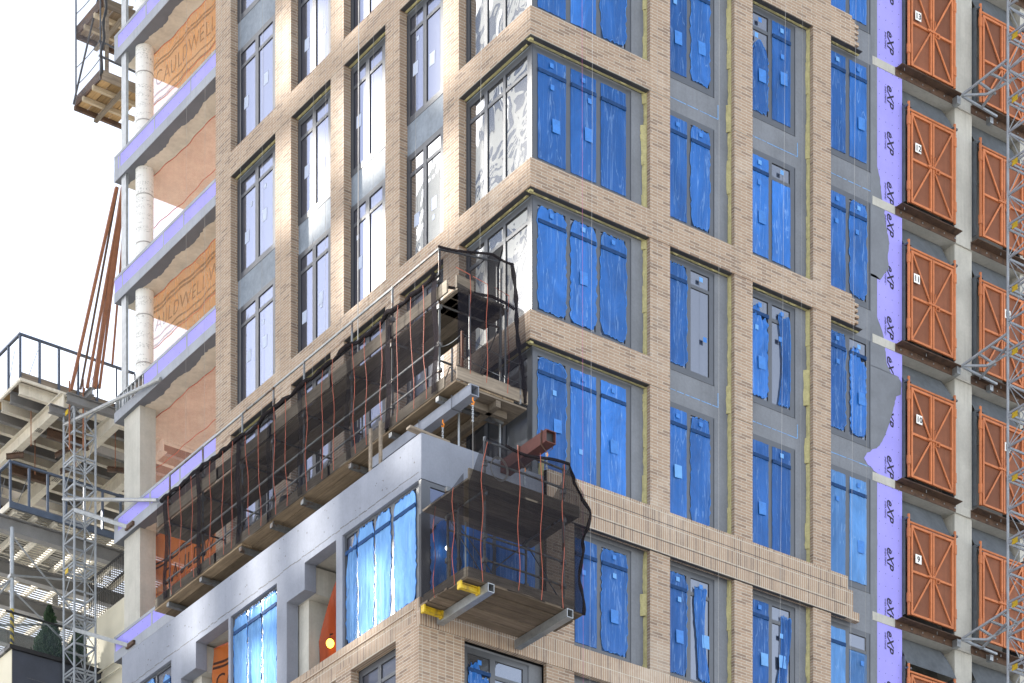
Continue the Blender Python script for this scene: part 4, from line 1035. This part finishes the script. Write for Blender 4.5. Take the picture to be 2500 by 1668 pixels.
# ================================================================ orange nets in the open floors
def onet(name, y0, y1, zb, zt, x, mat, label, text=None, tz=0, tsize=.5, sag=.25, stripes=True, ty=None, lean=0.0):
    ph = rnd.random()*6
    def warp(y, z):
        s = (y0-y)/(y0-y1); t = (z-zb)/(zt-zb)
        dz = -sag*4*s*(1-s)*t*(1-.75*t)
        dx = .022*math.sin(3*y+ph) + .014*math.sin(8*y+2*z+ph) + .02*math.sin(5*z) + lean*(1-t)
        return dx, dz
    def f(s, t):
        y = y0+(y1-y0)*s; z = zb+(zt-zb)*t; dx, dz = warp(y, z); return (x+dx, y, z+dz)
    nt = MB().grid(f, 48, 18).build(name, mat, None, smooth=True, fix=False); tag(nt, label, 'net', 'orange safety nets of the open floors')
    if text:
        def w(p): dx, dz = warp(p[1], p[2]); return (p[0]+dx-.012, p[1], p[2]+dz)
        o = letters(text, tsize, (0, -1, 0), (0, 0, 1), (x, ty or y0-.15, tz), 'net_print_dark' if 'strong' in mat or len(text) < 4 else 'net_print', None, 'net_lettering', shear=.18, extrude=.0, warp=w, space=1.08); o.parent = nt
        if stripes:
            m = MB()
            for zz in (tz+tsize*.95, tz+tsize*1.15, tz-.22, tz-.42):
                def g(s, t): y = y0-.05+(y1-y0+.1)*s; z = zz+.06*t+.015*math.sin(y*2+zz); dx, dz = warp(y, z); return (x+dx-.010, y, z+dz)
                m.grid(g, 40, 1)
            o = m.build('net_stripe', 'net_print_dark' if 'strong' in mat or len(text) < 4 else 'net_print', None, fix=False); o.parent = nt
    def tube_edge(t): return [f(i/30, t) for i in range(31)]
    o = MB().tube(tube_edge(1), .012, 5).build('net_rope', 'rope_red', None); o.parent = nt
    o = MB().tube(tube_edge(.42), .01, 5).build('net_rope', 'rope_red', None); o.parent = nt
    return nt
onet('safety_net', 18.45, 13.75, 48.0, 50.42, .72, 'orange_net', 'orange net with big dark lettering in the uppermost open floor', 'CAULDWELL WINGATE', 49.45, .52, ty=18.25)
onet('safety_net', 18.45, 13.75, 44.75, 47.13, .72, 'pink_net', 'plain pinkish net in the open floor second from the top', sag=.35)
onet('safety_net', 18.45, 13.75, 41.45, 43.83, .72, 'orange_net', 'orange net with dark lettering in the open floor above the bare metal studs', 'CAULDWELL WINGATE', 42.9, .52, ty=18.75)
onet('safety_net', 18.45, 13.75, 38.2, 40.58, .75, 'pink_net', 'plain pink dust net in the open floor just above the long scaffold', sag=.12)
onet('safety_net', 18.45, 13.75, 34.6, 37.28, .70, 'orange_net_strong', 'strong orange net with dark lettering behind the left end of the debris net', 'CAULDWELL WINGATE', 35.8, .62, ty=17.85)
onet('safety_net', 18.45, 13.75, 51.2, 53.7, .72, 'orange_net', 'orange net at the very top of the picture beside the wrapped column')
onet('safety_net', 9.75, 8.3, 28.0, 30.5, -2.3, 'orange_net_strong', 'orange net with the letters CA in the lower left podium opening', 'CA', 29.45, .56, ty=9.62)
def rn(s, t):
    z = 28.05 + 2.0*t; neck = math.exp(-((z-29.02)/.10)**2)
    yl = 5.12 if z < 29.02 else 5.15 - .95*(z-29.02)/1.03
    yl -= .12*max(0, 28.6-z)
    return (-2.26 + .06*math.sin(9*s+4*t)*(1-neck) + .03*math.sin(23*s+6*t) + .06*neck, yl + (3.5-yl)*s, z - .10*math.sin(math.pi*s)*(1-t))
net('red_net', (.42, .085, .035), .80, .35, .2)
o = MB().grid(rn, 20, 26).build('safety_net', 'red_net', None, smooth=True, fix=False); tag(o, 'gathered dark red net tied up in the podium opening with the yellow lamp', 'net', 'orange safety nets of the open floors')

# ================================================================ left: steel decks
def truss_rail(t, x0, x1, y0, y1, z, h, n, ny, mat='rail_blue'):
    for k in range(n+1):
        x = x0+(x1-x0)*k/n; MB().box((x-.03, y0-.03, z), (x+.03, y0+.03, z+h)).build('rail_post', mat, t)
    for k in range(1, ny+1):
        y = y0+(y1-y0)*k/ny; MB().box((x0-.03, y-.03, z), (x0+.03, y+.03, z+h)).build('rail_post', mat, t)
    m = MB(); m.box((x0-.045, y0-.04, z+h), (x1, y0+.04, z+h+.05)); m.build('top_rail', mat, t)
    m = MB(); m.box((x0-.04, y0+.04, z+h), (x0+.04, y1, z+h+.05)); m.build('top_rail', mat, t)
    m = MB(); m.tube([(x0+.55, y0+.02, z+h-.25), (x0+.3, y0+.3, z)], .009, 4); m.tube([(x0, y0+.35, z+h-.3), (x0, y0+.8, z)], .009, 4); m.tube([(x0+2.3, y0+.02, z+h-.4), (x0+2.05, y0+.3, z)], .009, 4); m.build('stay_rod', 'mast_dark', t)
d1 = thing('steel_platform', (1, 26, 27), 'upper steel loading platform with a blue-grey railing and a timber deck on I-beams', 'platform')
ZP = 42.80
truss_rail(d1, -1.27, 2.3, 22.5, 27, ZP+.02, 1.2, 6, 6)
MB().box((-1.29, 22.46, ZP-.06), (6, 22.52, ZP+.02)).build('edge_beam', 'beam_white', d1); MB().box((-1.29, 22.52, ZP-.06), (-1.23, 34, ZP+.02)).build('edge_beam', 'beam_white', d1)
for k in range(26):
    y = 22.56 + k*.45; x = -1.2
    while x < 6:
        w = 1.2+1.6*rnd.random()
        if rnd.random() < .93: MB().box((x, y, ZP+.0), (min(6, x+w), y+.43, ZP+.03)).build('deck_board', rnd.choice(['plank_x', 'plank_x', 'old_board', 'new_ply', 'pale_ply']), d1) if k < 14 and x < 3.5 else None
        x += w+.02
MB().box((-1.2, 28.9, ZP), (6, 34, ZP+.03)).build('deck_board', 'plank_x', d1); MB().box((3.6, 22.56, ZP), (6, 28.9, ZP+.03)).build('deck_board', 'old_board', d1)
MB().box((-1.24, 22.53, ZP+.03), (2.2, 22.56, ZP+.22)).build('toe_board', 'old_board', d1)
for k in range(18):
    y = 22.72 + k*.56
    MB().ibeam((-1.2, y, ZP-.17), (6, y, ZP-.17), .14, .32).build('joist', 'beam_grey' if k % 2 else 'beam_white', d1)
for x in (-.22, 1.45, 3.2): MB().ibeam((x, 21.9 if x < 3 else 22.4, ZP-.55), (x, 34, ZP-.55), .22, .42, .025).build('girder', 'beam_white', d1)
for x, y in ((-.22, 23.3), (-.22, 24.8), (1.45, 24.0), (1.45, 25.6)):
    m = MB(); [m.box((x-.12+.05*(q % 4), y+.06*(q//4), ZP-.772), (x-.10+.05*(q % 4), y+.03+.06*(q//4), ZP-.761)) for q in range(16)]; m.build('bolt_group', 'black_paint', d1)
for y in (23.4, 25.9, 28.4): MB().ibeam((.0, y, ZP-.75), (1.3, y, ZP-.75), .14, .25).build('cross_beam', 'rust_steel', d1)
for p in ((-.6, 23.2), (.5, 22.9), (.2, 24.6), (1.0, 23.6), (-.9, 25.0), (1.9, 22.9)): MB().tube([(*p, ZP-1.4), (*p, ZP-.4)], .014, 5).build('hanger_rod', 'rust_rod', d1)
for (a, b) in (((.1, 23.1, ZP-1.5), (.55, 22.9, ZP-1.2)), ((-.7, 24.6, ZP-1.15), (-.3, 24.3, ZP-1.1)), ((.8, 24.2, ZP-1.3), (1.2, 24.0, ZP-1.15)), ((1.8, 23.2, ZP-1.35), (2.5, 23.2, ZP-1.2))): MB().ibeam(a, b, .1, .14).build('needle_beam', 'rust_steel', d1)
for x in (3.5, -1.0): MB().box((x-.1, 30, 0), (x+.1, 30.2, ZP-.9)).build('column', 'beam_grey', d1)
d2 = thing('steel_platform', (1, 27, 26), 'lower steel platform of corrugated decking on long grey girders', 'platform')
ZQ = 39.26
truss_rail(d2, -1.57, 3.0, 22.5, 26, ZQ+.02, 1.1, 8, 5)
MB().box((-1.6, 22.46, ZQ-.14), (6, 22.52, ZQ+.03)).build('edge_beam', 'rail_blue', d2); MB().box((-1.6, 22.52, ZQ-.14), (-1.54, 37, ZQ+.03)).build('edge_beam', 'beam_white', d2)
m = MB()      # corrugated sheet with narrow light gaps between the pans
for k in range(105):
    y = 22.54 + k*.14; m.box((-1.53, y, ZQ-.05), (6, y+.07, ZQ-.045)); m.box((-1.53, y+.07, ZQ-.012), (6, y+.125, ZQ-.007)); m.box((-1.53, y+.066, ZQ-.05), (6, y+.07, ZQ-.007))
m.build('corrugated_deck', 'deck_metal', d2)
for k in range(12): MB().box((-1.4+.62*k, 22.6, ZQ-.20), (-1.31+.62*k, 37, ZQ-.055)).build('joist', 'beam_white', d2)
for y in (22.95, 25.4, 27.3, 29.6, 32): MB().ibeam((-1.75, y, ZQ-.42), (6, y, ZQ-.42), .24, .42, .03).build('girder', 'beam_grey', d2)
sh = thing('shoring_post', (-1.47, 22.6, 27), 'galvanized shoring post with diagonal braces and a yellow and black striped foot', 'post')
MB().tube([(-1.47, 22.6, 36.35), (-1.47, 22.6, ZQ-.63)], .06, 10).build('pole', 'galvanized', sh)
MB().tube([(-1.47, 22.6, 27), (-1.47, 22.6, 36.35)], .06, 10).build('striped_foot', 'hazard_stripe', sh)
for a, b in (((-1.47, 22.6, 38.4), (.9, 22.9, 36.6)), ((-1.47, 22.6, 37.3), (1.2, 22.7, 37.85)), ((-1.47, 22.6, 37.2), (-2.5, 22.7, 36.3)), ((-1.47, 22.6, 37.2), (-2.3, 23.8, 35.9)), ((-1.9, 23.2, 36.0), (1.6, 23.0, 36.9)), ((-1.47, 22.6, 36.9), (1.4, 22.8, 35.2))):
    MB().tube([a, b], .028, 7).build('diagonal_brace', 'galvanized', sh)
MB().box((-1.56, 22.5, 37.22), (-1.38, 22.7, 37.30)).build('collar', 'galvanized', sh)
# hanging rods from the tower to the upper platform
for i, (a, b) in enumerate((((-.45, 42.1), (.67, 46.96)), ((-.16, 42.2), (.76, 46.99)), ((.04, 42.3), (.94, 47.05)), ((.26, 42.35), (.98, 47.08)), ((.42, 42.4), (1.06, 47.1)), ((.82, 43.2), (1.14, 46.79)))):
    p = Vector((a[0], 21.0, a[1])); q = Vector((b[0], 21.0, b[1])); q = p + (q-p)*1.25
    w = (.08, .05, .07, .11, .06, .05)[i]
    o = MB().bar(p, q, w, w).build('hanger_strut', 'rust_rod' if i != 1 else 'rust_steel', None); tag(o, '%s of the slanting rusty struts rising from the upper steel platform, counted from the left' % ORD[i], 'strut', 'rusty struts above the steel platform')
    o['label'] = '%s slanting rusty strut from the left, above the upper steel platform' % ORD[i]
# timber outrigger platform at the top left
tp = thing('timber_platform', (.8, 20.7, 50.25), 'netted timber outrigger platform jutting out at the top left against the sky', 'platform')
for z, x0 in ((50.24, 0.0), (52.25, .05)):
    for k in range(4): MB().box((x0+.32*k, 20.05, z+.1), (x0+.29+.32*k, 21.5, z+.14)).build('deck_plank', 'new_ply' if z < 51 else 'plank_y', tp)
    MB().box((x0-.03, 19.98, z+.08), (1.5, 20.03, z+.34)).build('toe_board', 'old_board', tp); MB().box((x0-.07, 19.98, z+.08), (x0-.03, 21.55, z+.34)).build('toe_board', 'rust_steel', tp)
    for y in (20.35, 20.95, 21.45): MB().box((x0-.1, y, z-.02), (1.5, y+.09, z+.09)).build('bearer', 'pale_ply' if y < 21.4 else 'rust_steel', tp)
    MB().box((.55, 20.0, z-.08), (.66, 21.6, z-.01)).build('bearer', 'old_board_y', tp)
for y in (20.02, 21.5):
    MB().tube([(-.05, y, 50.3), (-.05, y, 53.6)], .025, 7).build('standard', 'mast_dark', tp)
MB().box((.10, 20.0, 50.5), (.2, 20.06, 52.3)).build('standard', 'old_board', tp)
for z in (50.9, 51.4, 52.9): MB().tube(wire((-.05, 21.5, z), (-.05, 20.02, z), .05), .012, 5).build('guard_wire', 'mast_dark', tp)
net('platform_net', (.2, .2, .22), .2, 0, .3)
tn = MB().grid(lambda s, t: (-.12-.05*math.sin(s*5+t*3)+.45*max(0, t-.55), 21.6-1.6*s, 50.3+3.2*t), 16, 20).build('platform_net', 'platform_net', None, smooth=True, fix=False); tag(tn, 'thin pale net round the timber platform at the top left', 'net')
for (a, b, w, mt) in (((.0, 20.3, 50.42), (1.2, 20.5, 50.62), .2, 'old_board'), ((.1, 20.9, 50.44), (1.3, 21.2, 50.5), .25, 'pale_ply'), ((.05, 20.1, 52.45), (1.0, 20.2, 52.75), .22, 'pale_ply'), ((-.1, 20.02, 51.35), (1.4, 20.02, 51.3), .05, 'mast_dark'), ((-.1, 20.02, 50.95), (1.4, 20.02, 50.9), .05, 'mast_dark')):
    MB().bar(a, b, w, .04).build('loose_board' if w > .1 else 'guard_rail', mt, tp)
o = MB().tube([(-.06+.03*math.sin(k), 20.0-.02*k % 3, 50.4+.12*k) for k in range(26)], [.03+.02*math.sin(k*1.3)**2 for k in range(26)], 6).build('net_gather', 'black_steel', tp, smooth=True)
sb = MB().bar((-.13, 21.5, 50.35), (.06, 20.0, 53.3), .04, .04); o = sb.build('brace', 'black_steel', tp)

# neighbouring roof terrace below the decks
nb = thing('neighbouring_house', (3, 30, 0), 'dark slate-clad rooftop wall with a cream side at the lower left corner', 'building')
ZT2 = 35.02
MB().box((-1.75, 22.02, 0), (8, 44, ZT2-.06)).build('wall', 'slate_wall', nb)
MB().box((-1.85, 21.95, ZT2-.06), (8, 22.3, ZT2+.05)).build('coping', 'black_paint', nb)
MB().box((-1.85, 22.3, ZT2-.06), (-1.6, 44, ZT2+.05)).build('coping', 'frame_paint', nb)
MB().box((-1.59, 22.31, ZT2-.055), (8, 44, ZT2-.02)).build('bounce_paving', 'white_wall', nb)  # pale top added to bounce sunlight up under the decks
MB().box((-1.77, 22.0, 0), (-1.752, 44, ZT2-.07)).build('side_wall', 'cream_render', nb)
m = MB(); m.box((-1.3, 22.012, ZT2-.75), (2.2, 22.02, ZT2-.735)); m.box((-.6, 22.012, ZT2-1.9), (-.585, 22.02, ZT2-.75)); m.build('cladding_joint', 'crack', nb)
MB().box((1.6, 21.6, 30), (1.9, 21.9, ZT2-.3)).build('downpipe', 'pipe_green', nb) if False else None
gr = thing('glass_balustrade', (0, 22.15, ZT2), 'clear glass balustrade with a black top rail on the slate rooftop wall', 'railing')
for a, b in ((-1.85, -.95), (-.93, -.03), (-.01, .9), (.92, 1.9)): MB().box((a, 22.14, ZT2+.03), (b, 22.155, ZT2+1.0)).build('glass_panel', 'rail_glass', gr)
MB().box((-1.87, 22.155, ZT2+.03), (-1.855, 26, ZT2+1.0)).build('glass_panel', 'rail_glass', gr)
MB().box((-1.87, 22.12, ZT2+1.0), (1.9, 22.17, ZT2+1.04)).build('top_rail', 'black_paint', gr)
cw = thing('cream_annex', (2, 21, 0), 'cream rendered wall with a black fence on top, behind the lattice mast', 'building')
MB().box((1.0, 19.75, 0), (7, 22.9, 36.62)).build('wall', 'cream_render', cw)
MB().box((.985, 19.75, 34.9), (1.0, 21.05, 35.6)).build('window_opening', 'dark_core', cw)
m = MB(); [m.box((1.02, 19.8+.12*k, 36.62), (1.04, 19.82+.12*k, 37.9)) for k in range(26)]; m.box((1.015, 19.76, 37.3), (1.045, 22.9, 37.36)); m.box((1.015, 19.76, 37.86), (1.045, 22.9, 37.92)); m.build('fence', 'black_paint', cw)
m = MB(); [m.tube([(.9, 19.4, 34.6+.25*k), (.9, 22.9, 34.75+.25*k)], .03, 6) for k in range(2)]; m.build('handrail', 'cream_render', cw)
wb = thing('white_terrace_wall', (2, 27, 0), 'bright white wall beyond the glass balustrade', 'wall')
MB().box((-4, 33.0, 0), (9, 33.3, 37.0)).build('wall', 'white_wall', wb) if False else None
MB().box((-2.2, 38.0, 34.9), (10, 38.3, 38.2)).build('wall', 'white_wall', wb); MB().box((-2.2, 37.9, 38.2), (10, 38.4, 38.32)).build('coping', 'white_wall', wb)
def thuja(x, y, z, h, r, label):
    t = thing('thuja_tree', (x, y, z), label, 'tree', 'thuja trees on the roof terrace')
    MB().tube([(0, 0, 0), (.01, .01, h*.5), (0, 0, h*.9)], [.05, .035, .01], 7).build('trunk', 'bark', t, local=True)
    m = MB()
    for k in range(5200):
        q = rnd.random()**.8; zz = h*(.06+.94*q); pr = r*(min(1, (q+.02)*5.5)**.7)*(1-max(0, (q-.28)/.72)**1.25)
        a = rnd.random()*6.283; lump = .8+.2*math.sin(3*a+zz*5)+.12*math.sin(7*a-zz*9); rr = pr*lump*(rnd.random()**.35); c = Vector((rr*math.cos(a), rr*math.sin(a), zz))
        up = Vector((.5*math.cos(a), .5*math.sin(a), .9+.4*rnd.random())).normalized(); sd = Vector((-math.sin(a+rnd.random()*2), math.cos(a+rnd.random()*2), .1)); s = .045+.05*rnd.random()
        n = len(m.v); m.v += [tuple(c-sd*s*.4), tuple(c+sd*s*.4), tuple(c+up*s*1.7+sd*s*.15), tuple(c+up*s*1.7-sd*s*.15)]; m.face([n, n+1, n+2, n+3])
    m.build('crown', 'thuja_leaf', t, fix=False, local=True)
thuja(.02, 23.3, ZT2-.3, 2.25, .52, 'tall conical dark green thuja left of the lattice mast')
thuja(1.02, 23.5, ZT2-.3, 2.1, .45, 'smaller thuja half hidden by the lattice mast, right of the tall one')

# ================================================================ plumb lines down both facades
LR = [(1421, 1424, 'line_pink'), (1447, 1440, 'line_white'), (1605, 1607, 'line_grey'), (1803, 1799, 'line_grey'), (1756, 1754, 'line_white'), (1918, 1903, 'line_white'), (1960, 1952, 'line_grey'), (2090, 2076, 'line_white'), (2121, 2112, 'line_grey')]
for i, (a, b, mt) in enumerate(LR):
    p = on_y(a, -20, -.10); q = on_y(b, 1690, -.14)
    o = MB().tube([p, q], .003, 4).build('plumb_line', mt, None); tag(o, '%s thin plumb line from the left, hanging before the film facade' % ORD[i], 'line', 'plumb lines before the film facade')
LL = [456, 501, 540, 588, 641, 687, 766, 796, 834, 876, 912, 961, 1016, 1097, 1175]
for i, a in enumerate(LL):
    p = on_x(a, -20, -.10); zb = 35.2 if a > 560 else 34.0; q = (-.13, p[1]+.03*rnd.random(), zb)
    o = MB().tube([p, q], .012 if a == 876 else .003, 5).build('plumb_line', 'line_white' if a in (876, 1175) else 'line_grey', None); tag(o, '%s thin plumb line from the left, hanging before the shaded facade' % ORD[i], 'line', 'plumb lines before the shaded facade')
    if a == 876: o['label'] = 'thick white rope hanging before the shaded facade, left of its middle window column'

# ================================================================ outside the picture: an added wall that shapes the sunlight, and the reflected tower
XW = -30.0
nf_ = thing('sun_patch_screen', (XW, 80, 0), 'unseen wall with holes, added to shade the facade and cast its sun patches', 'building')
def toward_sun(x, y, z):      # where the sunlight that reaches a point passes the plane of the added screen
    t = (XW - x)/SUN.x; return y + SUN.y*t, z + SUN.z*t
def frame(y0, y1, z0, z1, holes, hw, hh):  # added screen wall, its holes placed so sun patches reach the facade
    yset = sorted(set([y0, y1] + [round(v, 3) for (y, z) in holes for v in (y, y+hw)])); zset = sorted(set([z0, z1] + [round(v, 3) for (y, z) in holes for v in (z, z+hh)]))
    m = MB()
    for i in range(len(yset)-1):
        for j in range(len(zset)-1):
            cy, cz = (yset[i]+yset[i+1])/2, (zset[j]+zset[j+1])/2
            if any(y < cy < y+hw and z < cz < z+hh for y, z in holes): continue
            m.box((XW-.15, yset[i], zset[j]), (XW, yset[i+1], zset[j+1]))
    m.build('screen_wall', 'concrete', nf_)
UH = [(-.1, 38.2), (2.5, 38.2), (6.4, 38.2), (2.5, 41.5), (6.4, 41.5), (9.4, 41.5), (6.4, 44.8), (-.1, 41.5), (-.1, 34.9), (2.5, 34.9), (9.4, 44.8)]
frame(65.6, 91, 64.2, 110, [toward_sun(0, y, z) for y, z in UH], 1.9, 2.3)
PH = [(1.5, 27.7), (3.9, 30.4), (6.3, 30.2), (9.3, 30.3), (6.4, 27.6), (.0, 30.9)]
frame(52, 91, 0, 64.2, [toward_sun(-2.76, y, z) for y, z in PH], 1.5, 2.1)
ow = thing('striped_office_tower', (XW-5, 44, 0), 'white and dark striped office tower across the side street, seen only in reflections', 'building')
m = MB(); m.box((XW-8, 37, 0), (XW-.3, 46.5, 92)); m.box((XW-8, 46.5, 0), (XW-.3, 51.5, 73)); m.build('wall', 'white_wall', ow)
m = MB()
for k in range(28):
    for y in (37.3, 39.6, 41.9, 44.2, 46.9, 49.2):
        z = 2+3.2*k
        if (y > 46 and z > 69) or z > 89: continue
        m.box((XW-.31, y, z), (XW-.27, y+1.7, z+1.7))
m.build('window', 'glass_dark', ow)
